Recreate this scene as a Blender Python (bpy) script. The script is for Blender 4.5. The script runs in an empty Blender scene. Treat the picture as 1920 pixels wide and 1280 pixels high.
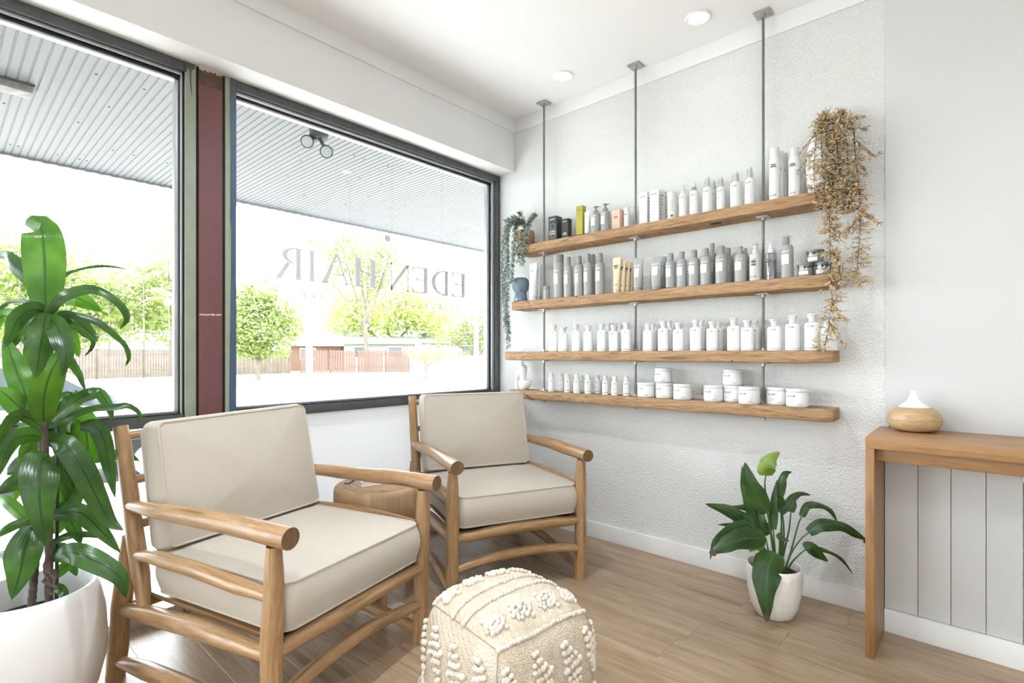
import bpy, bmesh, math, random
from mathutils import Vector, Matrix, noise as mnoise

# ------------------------------------------------------------------ camera, sky, sun, exposure
SC = bpy.context.scene
COL = SC.collection
FPX, HZ = 977.5, 662.0                       # focal length and horizon of the 1920x1280 frame
YAW = math.atan2(879, FPX)
CAM = Vector((2.4025, -2.7026, 1.12))
FW = Vector((-math.sin(YAW), math.cos(YAW), 0)); RT = Vector((math.cos(YAW), math.sin(YAW), 0)); UP = Vector((0, 0, 1))
cd = bpy.data.cameras.new('camera'); cam = bpy.data.objects.new('camera', cd); COL.objects.link(cam)
cd.sensor_width = 36.0; cd.lens = FPX / 1920 * 36.0; cd.shift_y = (HZ - 640) / 1920; cd.clip_end = 400; cd.clip_start = .02
cam.location = CAM; cam.rotation_euler = (math.pi / 2, 0, YAW)
SC.camera = cam

world = bpy.data.worlds.new('overcast_bright_sky'); SC.world = world; world.use_nodes = True
bg = world.node_tree.nodes['Background']; bg.inputs[0].default_value = (.90, .955, 1.0, 1); bg.inputs[1].default_value = 9.6
sd = bpy.data.lights.new('sun', 'SUN'); sd.energy = 16.0; sd.angle = math.radians(1.0); sd.color = (1, .96, .9)
sun = bpy.data.objects.new('sun', sd); COL.objects.link(sun)
sun.rotation_euler = Vector((.55, -.45, -.70)).to_track_quat('-Z', 'Y').to_euler()
LAMP_POWER = 4.5; LAMP_WATT = 80.0         # lens glow and beam of each ceiling downlight
SC.view_settings.view_transform = 'Standard'; SC.view_settings.look = 'None'
SC.view_settings.gamma = 1.0; SC.view_settings.exposure = 0.35; SC.view_settings.use_curve_mapping = False
SC.cycles.use_denoising = True
SC.cycles.max_bounces = 8; SC.cycles.diffuse_bounces = 5; SC.cycles.glossy_bounces = 3; SC.cycles.transparent_max_bounces = 16
SC.cycles.caustics_reflective = False; SC.cycles.caustics_refractive = False
SC.cycles.sample_clamp_indirect = 8.0

def ray(u, v): return FW + RT * ((u - 960) / FPX) + UP * ((HZ - v) / FPX)
def at(u, v, t): return CAM + ray(u, v) * t                      # photo pixel at a given distance -> place in the room
def ony(u, v, y): d = ray(u, v); return CAM + d * ((y - CAM.y) / d.y)
def onx(u, v, x): d = ray(u, v); return CAM + d * ((x - CAM.x) / d.x)
def onz(u, v, z): d = ray(u, v); return CAM + d * ((z - CAM.z) / d.z)
RND = random.Random(7)
PI = math.pi

# ------------------------------------------------------------------ mesh helpers
class MB:
    def __init__(s): s.v = []; s.f = []; s.m = []; s.uv = []
    def add(s, vs, fs, mat=0, uvs=None):
        b = len(s.v); s.v += [tuple(p) for p in vs]
        for i, f in enumerate(fs):
            s.f.append(tuple(b + k for k in f)); s.m.append(mat if isinstance(mat, int) else mat[i])
            s.uv.append([uvs[k] for k in f] if uvs else None)
        return s
    def box(s, x0, y0, z0, x1, y1, z1, mat=0):
        x0, x1 = min(x0, x1), max(x0, x1); y0, y1 = min(y0, y1), max(y0, y1); z0, z1 = min(z0, z1), max(z0, z1)
        return s.add([(x0,y0,z0),(x1,y0,z0),(x1,y1,z0),(x0,y1,z0),(x0,y0,z1),(x1,y0,z1),(x1,y1,z1),(x0,y1,z1)],
              [(3,2,1,0),(4,5,6,7),(0,1,5,4),(1,2,6,5),(2,3,7,6),(3,0,4,7)], mat)
    def prism(s, poly, a0, a1, axis='y', mat=0):
        """extrude a 2D polygon along an axis; poly in the two other axes (in xyz order)"""
        n = len(poly)
        def P(p, a):
            return {'x': (a, p[0], p[1]), 'y': (p[0], a, p[1]), 'z': (p[0], p[1], a)}[axis]
        vs = [P(p, a0) for p in poly] + [P(p, a1) for p in poly]
        fs = [tuple(range(n)), tuple(range(2*n-1, n-1, -1))] + [(i, i+n, (i+1) % n + n, (i+1) % n) for i in range(n)]
        return s.add(vs, fs, mat)
    def lathe(s, prof, seg=24, mat=0, c=(0, 0, 0), sy=1.0, cap=True):
        n = len(prof); vs = []; uvs = []
        for i, (r, z) in enumerate(prof):
            for k in range(seg):
                a = 2*PI*k/seg; vs.append((c[0]+r*math.cos(a), c[1]+r*sy*math.sin(a), c[2]+z)); uvs.append((k/seg, z))
        fs = []; ms = []
        for i in range(n-1):
            mi = mat if isinstance(mat, int) else mat[i]
            for k in range(seg):
                fs.append((i*seg+k, i*seg+(k+1) % seg, (i+1)*seg+(k+1) % seg, (i+1)*seg+k)); ms.append(mi)
        if cap:
            if prof[0][0] > 1e-5: fs.append(tuple(range(seg-1, -1, -1))); ms.append(mat if isinstance(mat, int) else mat[0])
            if prof[-1][0] > 1e-5: fs.append(tuple((n-1)*seg+k for k in range(seg))); ms.append(mat if isinstance(mat, int) else mat[-1])
        return s.add(vs, fs, ms, uvs)
    def tube(s, pts, rad, seg=8, mat=0, capmat=None, rings=0, flat=1.0):
        pts = [Vector(p) for p in pts]; n = len(pts)
        if isinstance(rad, (int, float)): rad = [rad]*n
        t0 = (pts[1]-pts[0]).normalized(); ref = Vector((0, 0, 1)) if abs(t0.z) < .9 else Vector((1, 0, 0))
        nx = (ref - t0*ref.dot(t0)).normalized(); vs = []; uvs = []; L = 0
        for i in range(n):
            t = (pts[min(i+1, n-1)]-pts[max(i-1, 0)]).normalized(); nx = (nx - t*nx.dot(t)).normalized(); ny = t.cross(nx)
            if i: L += (pts[i]-pts[i-1]).length
            for k in range(seg):
                a = 2*PI*k/seg; vs.append(pts[i]+(nx*math.cos(a)+ny*math.sin(a)*flat)*rad[i]); uvs.append((k/seg, L))
        fs = [(i*seg+k, i*seg+(k+1) % seg, (i+1)*seg+(k+1) % seg, (i+1)*seg+k) for i in range(n-1) for k in range(seg)]
        s.add(vs, fs, mat, uvs)
        cm = mat if capmat is None else capmat
        for i, rev in ((0, True), (n-1, False)):
            if rad[i] < 1e-5: continue
            loop = [vs[i*seg+k] for k in range(seg)]
            uv = [(.5+.5*math.cos(2*PI*k/seg), .5+.5*math.sin(2*PI*k/seg)) for k in range(seg)]
            f = tuple(range(seg)); s.add(loop, [f[::-1] if rev else f], cm, uv)
        return s
    def sphere(s, c, r, seg=8, rings=5, mat=0):
        prof = [(max(0, r*math.sin(PI*i/rings)), -r*math.cos(PI*i/rings)) for i in range(rings+1)]
        return s.lathe(prof, seg, mat, c, cap=False)
    def mesh(s, name, mats, smooth=35, bevel=0, bseg=2):
        me = bpy.data.meshes.new(name); me.from_pydata(s.v, [], s.f)
        for m in (mats if isinstance(mats, (list, tuple)) else [mats]): me.materials.append(m)
        me.polygons.foreach_set('material_index', s.m)
        if any(u is not None for u in s.uv):
            ul = me.uv_layers.new(name='UVMap'); k = 0; flat = []
            for f, u in zip(s.f, s.uv):
                for j in range(len(f)): flat += (u[j] if u else (0, 0))
            ul.data.foreach_set('uv', flat)
        if bevel:
            bm = bmesh.new(); bm.from_mesh(me); bmesh.ops.remove_doubles(bm, verts=bm.verts, dist=1e-6)
            ed = [e for e in bm.edges if len(e.link_faces) == 2 and e.calc_face_angle(0) > .6]
            bmesh.ops.bevel(bm, geom=ed, offset=bevel, segments=bseg, profile=.6, affect='EDGES'); bm.to_mesh(me); bm.free()
        me.validate()
        if smooth: me.shade_smooth(); me.set_sharp_from_angle(angle=math.radians(smooth))
        me.update(); return me
    def build(s, name, mats, parent=None, smooth=35, bevel=0, loc=None, bseg=2):
        return link(name, s.mesh(name, mats, smooth, bevel, bseg), parent, loc)

def link(name, me, parent=None, loc=None):
    o = bpy.data.objects.new(name, me); COL.objects.link(o); o.parent = parent
    if loc: o.location = loc
    return o
def tag(o, label=None, cat=None, group=None, kind=None):
    if label: o['label'] = label
    if cat: o['category'] = cat
    if group: o['group'] = group
    if kind: o['kind'] = kind
    return o
def thing(name, label, cat, loc=(0, 0, 0), rz=0, group=None, kind=None):
    o = bpy.data.objects.new(name, None); COL.objects.link(o); o.location = loc; o.rotation_euler = (0, 0, rz); o.empty_display_size = .05
    return tag(o, label, cat, group, kind)
def struct(o): o['kind'] = 'structure'; return o
def catmull(pts, n):
    pts = [Vector(p) for p in pts]; P = [pts[0]*2-pts[1]] + pts + [pts[-1]*2-pts[-2]]; out = []; m = len(pts)-1
    for i in range(n+1):
        s = i/n*m; k = min(int(s), m-1); t = s-k; a, b, c, d = P[k:k+4]
        out.append(.5*((2*b)+(c-a)*t+(2*a-5*b+4*c-d)*t*t+(3*b-a-3*c+d)*t*t*t))
    return out

# ------------------------------------------------------------------ materials
def newmat(name):
    m = bpy.data.materials.new(name); m.use_nodes = True; nt = m.node_tree
    return m, nt, nt.nodes, nt.links, nt.nodes['Principled BSDF']
def N(nt, t, **kw):
    n = nt.nodes.new(t)
    for k, v in kw.items():
        if k in n.inputs: n.inputs[k].default_value = v
        else: setattr(n, k, v)
    return n
def rgba(c): return (c[0], c[1], c[2], 1)
def ramp(nt, stops):
    r = nt.nodes.new('ShaderNodeValToRGB'); e = r.color_ramp.elements
    while len(e) < len(stops): e.new(.5)
    for x, (p, c) in zip(e, stops): x.position = p; x.color = rgba(c)
    return r
def coords(nt, kind='Object', scale=(1, 1, 1), rot=(0, 0, 0)):
    tc = nt.nodes.new('ShaderNodeTexCoord'); mp = nt.nodes.new('ShaderNodeMapping'); mp.inputs['Scale'].default_value = scale; mp.inputs['Rotation'].default_value = rot
    nt.links.new(tc.outputs[kind], mp.inputs['Vector']); return mp
def bump(nt, height, strength, dist, bsdf):
    b = nt.nodes.new('ShaderNodeBump'); b.inputs['Strength'].default_value = strength; b.inputs['Distance'].default_value = dist
    nt.links.new(height, b.inputs['Height']); nt.links.new(b.outputs[0], bsdf.inputs['Normal']); return b
def plain(name, c, rough=.5, metal=0, spec=None, nz=0, nscale=30, bmp=0, bscale=60, coat=0, trans=0, co='Object'):
    m, nt, nd, lk, b = newmat(name)
    b.inputs['Base Color'].default_value = rgba(c); b.inputs['Roughness'].default_value = rough; b.inputs['Metallic'].default_value = metal
    if spec is not None: b.inputs['Specular IOR Level'].default_value = spec
    b.inputs['Coat Weight'].default_value = coat; b.inputs['Transmission Weight'].default_value = trans
    if nz:
        mp = coords(nt, co); n = N(nt, 'ShaderNodeTexNoise', Scale=nscale, Detail=4.0); lk.new(mp.outputs[0], n.inputs['Vector'])
        r = ramp(nt, [(.3, [x*(1-nz) for x in c]), (.7, [min(1, x*(1+nz)) for x in c])]); lk.new(n.outputs[0], r.inputs[0]); lk.new(r.outputs[0], b.inputs['Base Color'])
    if bmp:
        mp = coords(nt, co); n = N(nt, 'ShaderNodeTexNoise', Scale=bscale, Detail=3.0); lk.new(mp.outputs[0], n.inputs['Vector']); bump(nt, n.outputs[0], bmp, .003, b)
    return m
def emit(name, c, s):
    m, nt, nd, lk, b = newmat(name); b.inputs['Base Color'].default_value = rgba(c); b.inputs['Emission Color'].default_value = rgba(c); b.inputs['Emission Strength'].default_value = s; return m
def wood(name, dark, mid, light, rough=.5, along='z', uv=False, scale=1.0, bmp=.15, knots=True, rnd=.06):
    """grain stretched along one axis; with uv=True the V coordinate runs along the grain"""
    m, nt, nd, lk, b = newmat(name); sc = {'x': (1.2, 14, 14), 'y': (14, 1.2, 14), 'z': (14, 14, 1.2)}[along]
    if uv: mp = coords(nt, 'UV', (7*scale, 3.2*scale, 1))
    else: mp = coords(nt, 'Object', [k*scale for k in sc])
    oi = nd.new('ShaderNodeObjectInfo'); ad = N(nt, 'ShaderNodeVectorMath', operation='ADD'); ml = N(nt, 'ShaderNodeVectorMath', operation='SCALE'); ml.inputs['Scale'].default_value = 37.0
    cmb = nd.new('ShaderNodeCombineXYZ')
    for k in range(3): lk.new(oi.outputs['Random'], cmb.inputs[k])
    lk.new(cmb.outputs[0], ml.inputs[0]); lk.new(mp.outputs[0], ad.inputs[0]); lk.new(ml.outputs[0], ad.inputs[1])
    n1 = N(nt, 'ShaderNodeTexNoise', Scale=1.6, Detail=6.0, Roughness=.6, Distortion=.8); lk.new(ad.outputs[0], n1.inputs['Vector'])
    n2 = N(nt, 'ShaderNodeTexNoise', Scale=7.0, Detail=5.0, Roughness=.7); lk.new(ad.outputs[0], n2.inputs['Vector'])
    mx = N(nt, 'ShaderNodeMix', data_type='FLOAT'); mx.inputs[0].default_value = .45; lk.new(n1.outputs[0], mx.inputs[2]); lk.new(n2.outputs[0], mx.inputs[3])
    r = ramp(nt, [(.30, dark), (.5, mid), (.70, light)]); lk.new(mx.outputs[0], r.inputs[0]); col = r.outputs[0]
    if knots:
        v = N(nt, 'ShaderNodeTexVoronoi', Scale=.55); lk.new(ad.outputs[0], v.inputs['Vector'])
        rk = ramp(nt, [(.0, (.25, .25, .25)), (.09, (.55, .5, .45)), (.16, (1, 1, 1))]); lk.new(v.outputs['Distance'], rk.inputs[0])
        mm = N(nt, 'ShaderNodeMix', data_type='RGBA', blend_type='MULTIPLY'); mm.inputs[0].default_value = .8; lk.new(col, mm.inputs[6]); lk.new(rk.outputs[0], mm.inputs[7]); col = mm.outputs[2]
    hs = nd.new('ShaderNodeHueSaturation'); mr = N(nt, 'ShaderNodeMapRange'); mr.inputs[3].default_value = 1-rnd; mr.inputs[4].default_value = 1+rnd
    lk.new(oi.outputs['Random'], mr.inputs[0]); lk.new(mr.outputs[0], hs.inputs['Value']); lk.new(col, hs.inputs['Color']); lk.new(hs.outputs[0], b.inputs['Base Color'])
    b.inputs['Roughness'].default_value = rough
    bump(nt, mx.outputs[0], bmp, .002, b); return m
def leafmat(name, c1, c2, rib, transl=.35, rough=.35, veins=60, side=False):
    m, nt, nd, lk, b = newmat(name); uv = coords(nt, 'UV'); sp = nd.new('ShaderNodeSeparateXYZ'); lk.new(uv.outputs[0], sp.inputs[0])
    no = N(nt, 'ShaderNodeTexNoise', Scale=3.0, Detail=3.0); ob = coords(nt, 'Object', (4, 4, 4)); lk.new(ob.outputs[0], no.inputs['Vector'])
    r = ramp(nt, [(.32, c1), (.68, c2)]); lk.new(no.outputs[0], r.inputs[0])
    su = N(nt, 'ShaderNodeMath', operation='SUBTRACT'); su.inputs[1].default_value = .5; lk.new(sp.outputs[0], su.inputs[0]); ab = N(nt, 'ShaderNodeMath', operation='ABSOLUTE'); lk.new(su.outputs[0], ab.inputs[0])
    rr = ramp(nt, [(.0, (0, 0, 0)), (.02, (0, 0, 0)), (.05, (1, 1, 1))]); lk.new(ab.outputs[0], rr.inputs[0])
    mx = N(nt, 'ShaderNodeMix', data_type='RGBA'); lk.new(rr.outputs[0], mx.inputs[0]); mx.inputs[6].default_value = rgba(rib); lk.new(r.outputs[0], mx.inputs[7])
    lk.new(mx.outputs[2], b.inputs['Base Color']); b.inputs['Roughness'].default_value = rough; b.inputs['Specular IOR Level'].default_value = .5
    wv = N(nt, 'ShaderNodeMath', operation='SINE'); mu = N(nt, 'ShaderNodeMath', operation='MULTIPLY'); mu.inputs[1].default_value = veins; lk.new(sp.outputs[0], mu.inputs[0]); lk.new(mu.outputs[0], wv.inputs[0])
    if side:                                                   # feathered side veins running out from the midrib
        m1 = N(nt, 'ShaderNodeMath', operation='MULTIPLY_ADD'); m1.inputs[1].default_value = -1.1; lk.new(ab.outputs[0], m1.inputs[0]); lk.new(sp.outputs[1], m1.inputs[2]); lk.new(m1.outputs[0], mu.inputs[0])
        rv = ramp(nt, [(.35, (.62, .66, .6)), (.9, (1.25, 1.2, 1.2))]); mr = N(nt, 'ShaderNodeMapRange'); mr.inputs[1].default_value = -1; lk.new(wv.outputs[0], mr.inputs[0]); lk.new(mr.outputs[0], rv.inputs[0])
        mv = N(nt, 'ShaderNodeMix', data_type='RGBA', blend_type='MULTIPLY'); mv.inputs[0].default_value = .8; lk.new(mx.outputs[2], mv.inputs[6]); lk.new(rv.outputs[0], mv.inputs[7]); lk.new(mv.outputs[2], b.inputs['Base Color'])
    bump(nt, wv.outputs[0], .25 if side else .05, .002, b)
    tr = nd.new('ShaderNodeBsdfTranslucent'); g = N(nt, 'ShaderNodeMix', data_type='RGBA', blend_type='MULTIPLY'); g.inputs[0].default_value = 1; lk.new(mx.outputs[2], g.inputs[6]); g.inputs[7].default_value = (1.6, 1.8, .7, 1); lk.new(g.outputs[2], tr.inputs[0])
    ms = nd.new('ShaderNodeMixShader'); ms.inputs[0].default_value = transl; lk.new(b.outputs[0], ms.inputs[1]); lk.new(tr.outputs[0], ms.inputs[2]); lk.new(ms.outputs[0], nd['Material Output'].inputs[0]); return m
def panemat(name, tint, refl=.05):
    """thin clear pane: straight-through light plus a mirror share that grows at grazing angles"""
    m, nt, nd, lk, b = newmat(name); nd.remove(b); t = nd.new('ShaderNodeBsdfTransparent'); t.inputs[0].default_value = rgba(tint); g = nd.new('ShaderNodeBsdfGlossy'); g.inputs['Roughness'].default_value = .01
    lw = nd.new('ShaderNodeLayerWeight'); pw = N(nt, 'ShaderNodeMath', operation='POWER'); pw.inputs[1].default_value = 4.5; lk.new(lw.outputs['Facing'], pw.inputs[0])
    mu = N(nt, 'ShaderNodeMath', operation='MULTIPLY_ADD'); mu.inputs[1].default_value = .5; mu.inputs[2].default_value = refl; lk.new(pw.outputs[0], mu.inputs[0])
    ms = nd.new('ShaderNodeMixShader'); lk.new(mu.outputs[0], ms.inputs[0]); lk.new(t.outputs[0], ms.inputs[1]); lk.new(g.outputs[0], ms.inputs[2]); lk.new(ms.outputs[0], nd['Material Output'].inputs[0]); return m

def stucco():
    m, nt, nd, lk, b = newmat('white_stucco'); b.inputs['Base Color'].default_value = (.72, .722, .716, 1); b.inputs['Roughness'].default_value = .7
    mp = coords(nt, 'Object'); n = N(nt, 'ShaderNodeTexNoise', Scale=135.0, Detail=2.0, Roughness=.5); lk.new(mp.outputs[0], n.inputs['Vector'])
    v = N(nt, 'ShaderNodeTexVoronoi', Scale=120.0); lk.new(mp.outputs[0], v.inputs['Vector'])
    a = N(nt, 'ShaderNodeMath', operation='ADD'); lk.new(n.outputs[0], a.inputs[0]); lk.new(v.outputs['Distance'], a.inputs[1]); bump(nt, a.outputs[0], .48, .006, b); return m
def linen(name, c, scale=900):
    m, nt, nd, lk, b = newmat(name); b.inputs['Roughness'].default_value = .95; b.inputs['Sheen Weight'].default_value = .15; b.inputs['Specular IOR Level'].default_value = .1
    mp = coords(nt, 'Object'); n = N(nt, 'ShaderNodeTexNoise', Scale=6.0, Detail=3.0); lk.new(mp.outputs[0], n.inputs['Vector'])
    mp2 = coords(nt, 'Object', (12, 160, 160)); n2 = N(nt, 'ShaderNodeTexNoise', Scale=3.0, Detail=2.0); lk.new(mp2.outputs[0], n2.inputs['Vector'])
    mx = N(nt, 'ShaderNodeMix', data_type='FLOAT'); mx.inputs[0].default_value = .5; lk.new(n.outputs[0], mx.inputs[2]); lk.new(n2.outputs[0], mx.inputs[3])
    r = ramp(nt, [(.3, [x*.93 for x in c]), (.7, [min(1, x*1.05) for x in c])]); lk.new(mx.outputs[0], r.inputs[0]); lk.new(r.outputs[0], b.inputs['Base Color'])
    w = N(nt, 'ShaderNodeTexNoise', Scale=scale, Detail=1.0); lk.new(mp.outputs[0], w.inputs['Vector']); bump(nt, w.outputs[0], .25, .001, b); return m

M = {}
M['paint'] = plain('white_paint', (.80, .805, .805), .6, bmp=.03, bscale=40)
M['ceil'] = plain('ceiling_paint', (.89, .893, .895), .7)
M['stucco'] = stucco()
M['skirting'] = plain('skirting_paint', (.80, .80, .79), .4, nz=.04, nscale=8)
M['wains'] = plain('grey_board_paint', (.60, .60, .585), .5, nz=.03, nscale=4)
M['groove'] = plain('joint_grey', (.42, .42, .41), .8)
M['frame'] = plain('charcoal_aluminium', (.075, .078, .083), .38, nz=.15, nscale=20)
M['bead'] = plain('silver_bead', (.55, .57, .60), .3, .6)
M['gasket'] = plain('black_gasket', (.012, .012, .013), .6)
M['green'] = plain('sage_green_paint', (.285, .31, .24), .45, nz=.08, nscale=12)
M['blue'] = plain('navy_blue_paint', (.055, .095, .16), .4, nz=.1, nscale=10)
M['red'] = plain('dusty_red_paint', (.15, .057, .060), .55, nz=.14, nscale=260, bmp=.2, bscale=400)
M['redtop'] = plain('brown_primer', (.10, .055, .04), .7, nz=.3, nscale=30)
M['glass'] = panemat('window_glass', (.94, .96, .965), .035)
M['pink'] = plain('chipped_plaster', (.6, .5, .45), .9)
def frosted():
    m, nt, nd, lk, b = newmat('frosted_film'); b.inputs['Base Color'].default_value = (.80, .81, .82, 1); b.inputs['Roughness'].default_value = .6
    t = nd.new('ShaderNodeBsdfTranslucent'); t.inputs[0].default_value = (.60, .60, .595, 1); ms = nd.new('ShaderNodeMixShader'); ms.inputs[0].default_value = .52
    lk.new(b.outputs[0], ms.inputs[1]); lk.new(t.outputs[0], ms.inputs[2]); lk.new(ms.outputs[0], nd['Material Output'].inputs[0]); return m
M['frost'] = frosted()
M['steel'] = plain('threaded_steel', (.20, .195, .185), .45, .7, bmp=.4, bscale=500)
M['zinc'] = plain('zinc_plate', (.45, .44, .42), .4, .8, nz=.1)
M['letter'] = plain('grey_vinyl', (.60, .61, .63), .6)
M['oak'] = wood('sawn_oak', (.24, .132, .06), (.40, .24, .12), (.52, .34, .19), .7, 'x', scale=1.5, bmp=.5)
def sawn_oak():
    m = wood('sawn_oak', (.22, .115, .05), (.385, .23, .115), (.51, .335, .19), .7, 'x', scale=1.5, bmp=.5)
    nt = m.node_tree; lk = nt.links; b = nt.nodes['Principled BSDF']; old = b.inputs['Base Color'].links[0].from_socket
    mp = coords(nt, 'Object', (16, 16, 150), (0, math.radians(52), 0)); n = N(nt, 'ShaderNodeTexNoise', Scale=1.0, Detail=3.0, Roughness=.65); lk.new(mp.outputs[0], n.inputs['Vector'])
    r = ramp(nt, [(.34, (.45, .40, .35)), (.50, (.92, .91, .9)), (.72, (1.12, 1.12, 1.12))]); lk.new(n.outputs[0], r.inputs[0])
    mm = N(nt, 'ShaderNodeMix', data_type='RGBA', blend_type='MULTIPLY'); mm.inputs[0].default_value = .75; lk.new(old, mm.inputs[6]); lk.new(r.outputs[0], mm.inputs[7]); lk.new(mm.outputs[2], b.inputs['Base Color'])
    bump(nt, n.outputs[0], .6, .002, b); return m
M['oak'] = sawn_oak()
M['teak'] = wood('polished_teak', (.185, .088, .034), (.365, .215, .102), (.52, .345, .20), .30, uv=True, bmp=.15)
M['teakend'] = wood('teak_end_grain', (.09, .05, .024), (.16, .088, .04), (.23, .13, .06), .6, 'z', scale=2, knots=False)
M['console'] = wood('console_timber', (.19, .09, .034), (.32, .168, .068), (.43, .25, .115), .42, 'x', scale=1.0, knots=False)
M['consolev'] = wood('console_timber_upright', (.19, .09, .034), (.32, .168, .068), (.43, .25, .115), .42, 'z', scale=1.0, knots=False)
M['floorw'] = wood('vinyl_oak_plank', (.175, .105, .058), (.335, .232, .148), (.455, .335, .225), .30, 'x', scale=.9, bmp=.05, rnd=.08)
M['stumpw'] = wood('stump_timber', (.30, .18, .09), (.40, .26, .14), (.50, .35, .21), .6, 'z', scale=.9, bmp=.5)
M['linen'] = linen('oatmeal_linen', (.505, .452, .388))
M['piping'] = linen('oatmeal_piping', (.52, .45, .38))
M['black'] = plain('black_webbing', (.02, .02, .022), .8)
M['dark'] = plain('dark_crack', (.03, .02, .012), .9)
# ------------------------------------------------------------------ the room
CEIL = 2.73; WX = -.14; XR = 6.2; YF = -6.2
struct(MB().box(-.30, YF, -.06, XR, 0, -.012).build('floor', plain('floor_underlay', (.25, .18, .12), .8)))
FLOOR = bpy.data.objects['floor']
PW, PLEN = .182, 1.22                                    # floor boards, one by one where the photo looks
pm = {}
def plank(x0, x1, y0, y1):
    key = (round(x1-x0, 3), round(y1-y0, 3))
    if key not in pm: pm[key] = MB().box(0, 0, -.012, key[0]-.0004, key[1]-.0006, 0).mesh('plank', M['floorw'], 35, .0005, 1)
    link('plank', pm[key], FLOOR, (x0, y0, 0))
prn = random.Random(3)
row = 0; y = -.012
while y > -4.2:
    x = -.16 - prn.random()*PLEN; 
    while x < 3.7:
        a, b = max(x, -.16), min(x+PLEN, 3.7)
        if b-a > .05: plank(a, b, y-PW, y)
        x += PLEN
    y -= PW; row += 1
MB().box(3.7, YF, -.012, XR, 0, 0).box(-.16, YF, -.012, 3.7, y, 0).build('board_field', M['floorw'], FLOOR)
struct(MB().box(-.30, YF, CEIL, XR, .02, CEIL+.1).build('ceiling', M['ceil']))
wb = struct(MB().box(-.30, 0, -.05, XR, .12, CEIL).build('wall_back', M['stucco']))
struct(MB().box(XR, YF, -.05, XR+.1, .1, CEIL).build('wall_right', M['paint']))
struct(MB().box(-.30, YF-.1, -.05, XR+.1, YF, .02).box(-.30, YF-.1, 2.45, XR+.1, YF, CEIL).box(-.30, YF-.1, .02, 4.2, YF, 2.45).box(5.4, YF-.1, .02, XR+.1, YF, 2.45).build('wall_front', M['paint']))
w3 = thing('fill_window', None, None); struct(w3)                     # unseen glazed bay added behind the camera for broad daylight fill
for k in range(1):
    xa = 4.2+k*1.2; MB().box(xa, YF-.08, .02, xa+.05, YF-.02, 2.45).build('frame', M['frame'], w3); MB().box(xa+.05, YF-.053, .02, xa+1.2, YF-.047, 2.45).build('pane', M['glass'], w3, smooth=0)
MB().box(4.2, YF-.08, 2.40, 5.4, YF-.02, 2.45).build('head', M['frame'], w3)
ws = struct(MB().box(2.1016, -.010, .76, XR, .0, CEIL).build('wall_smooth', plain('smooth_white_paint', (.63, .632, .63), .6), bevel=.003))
# wainscot boards under the console, in front of the smooth wall
wn = thing('wall_wainscot', None, None); struct(wn)
MB().box(2.112, -.108, 0, XR, -.0005, .775).build('backing', M['groove'], wn)
bx0 = 2.113
for u in (1721, 1783, 1849, 1919, 1995, 2080): 
    xx = ony(u, 1000, -.12).x; MB().box(bx0, -.120, .09, xx-.0009, -.108, .775).build('board', M['wains'], wn, bevel=.0015); bx0 = xx+.0009
while bx0 < 4.6: MB().box(bx0, -.120, .09, bx0+.136, -.108, .775).build('board', M['wains'], wn, bevel=.0025); bx0 += .14
struct(MB().box(-.02, -.013, 0, 2.108, 0, .094).build('baseboard_back', M['skirting'], bevel=.002))
struct(MB().box(2.113, -.136, 0, XR, -.1205, .090).build('baseboard_right', M['skirting'], bevel=.002))
# bulkhead over the shopfront, with the cornice boards
struct(MB().box(-.30, YF, 2.374, 0, 0, CEIL).build('wall_left', M['paint'], bevel=.006))
struct(MB().box(0, YF, 2.642, .010, -.0, CEIL).build('trim_1', M['paint'], bevel=.002))
struct(MB().box(.0102, -.010, 2.642, XR, -.0, CEIL).build('trim_2', M['paint'], bevel=.002))
# solid shopfront beyond the left-hand panes
struct(MB().box(-.24, YF, -.05, WX, -5.95, 2.374).build('wall_shopfront', M['paint']))

def window(name, y0, y1, frost, st=.042):
    """aluminium shopfront bay: frame, silver beads, mid rail, glass above and below"""
    w = thing(name, None, None); struct(w)
    xo = -.225; a1, a2, a3 = (.028, .034, .058) if frost else (.007, .009, .026)
    MB().box(xo, y0, 2.332, WX, y1, 2.3745)\
        .box(xo, y1-max(st, .004), 0, WX if st > .01 else -.16, y1-.0005, 2.332).build('frame', M['frame'], w, bevel=.003)
    MB().box(xo, y0, .812, WX, y1-st, .858).build('mid_rail', M['frame'], w, bevel=.003)
    MB().box(xo, y0, 0.0, WX, y1-st, .05).build('threshold', M['bead'], w, bevel=.003)
    b = MB()
    b.box(-.20, y0, 2.316, -.158, y1-st, 2.332).box(-.20, y1-st-a1, .858, -.158, y1-st, 2.316)          # silver return
    b.build('silver_return', M['bead'], w, bevel=.002)
    MB().box(-.195, y0, 2.308, -.168, y1-st-a1, 2.316).box(-.195, y1-st-a2, .858, -.168, y1-st-a1, 2.316).box(-.205, y0, .858, -.150, y1-st-a2, .864).build('gasket', M['gasket'], w)
    MB().box(-.205, y0, 2.297, -.176, y1-st-a2, 2.308).box(-.205, y1-st-a3, .864, -.176, y1-st-a2, 2.308).box(-.20, y0, .864, -.178, y1-st-a3, .872).build('glazing_bead', M['bead'], w, bevel=.002)
    tag(MB().box(-.194, y0, .864, -.188, y1-st-a2, 2.305).build('pane', M['glass'], w, smooth=0), 'clear shopfront glass')
    if frost: tag(MB().box(-.194, y0, .05, -.188, y1-st, .812).build('pane', M['frost'], w, smooth=0), 'frosted lower glass')
    else: tag(MB().box(-.194, y0, .05, -.188, y1, .812).build('pane', M['glass'], w, smooth=0), 'clear lower glass')
    return w
W2 = window('window_2', -1.771, 0, True)
W1 = window('window_1', -5.95, -1.977, False, .004)
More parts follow.
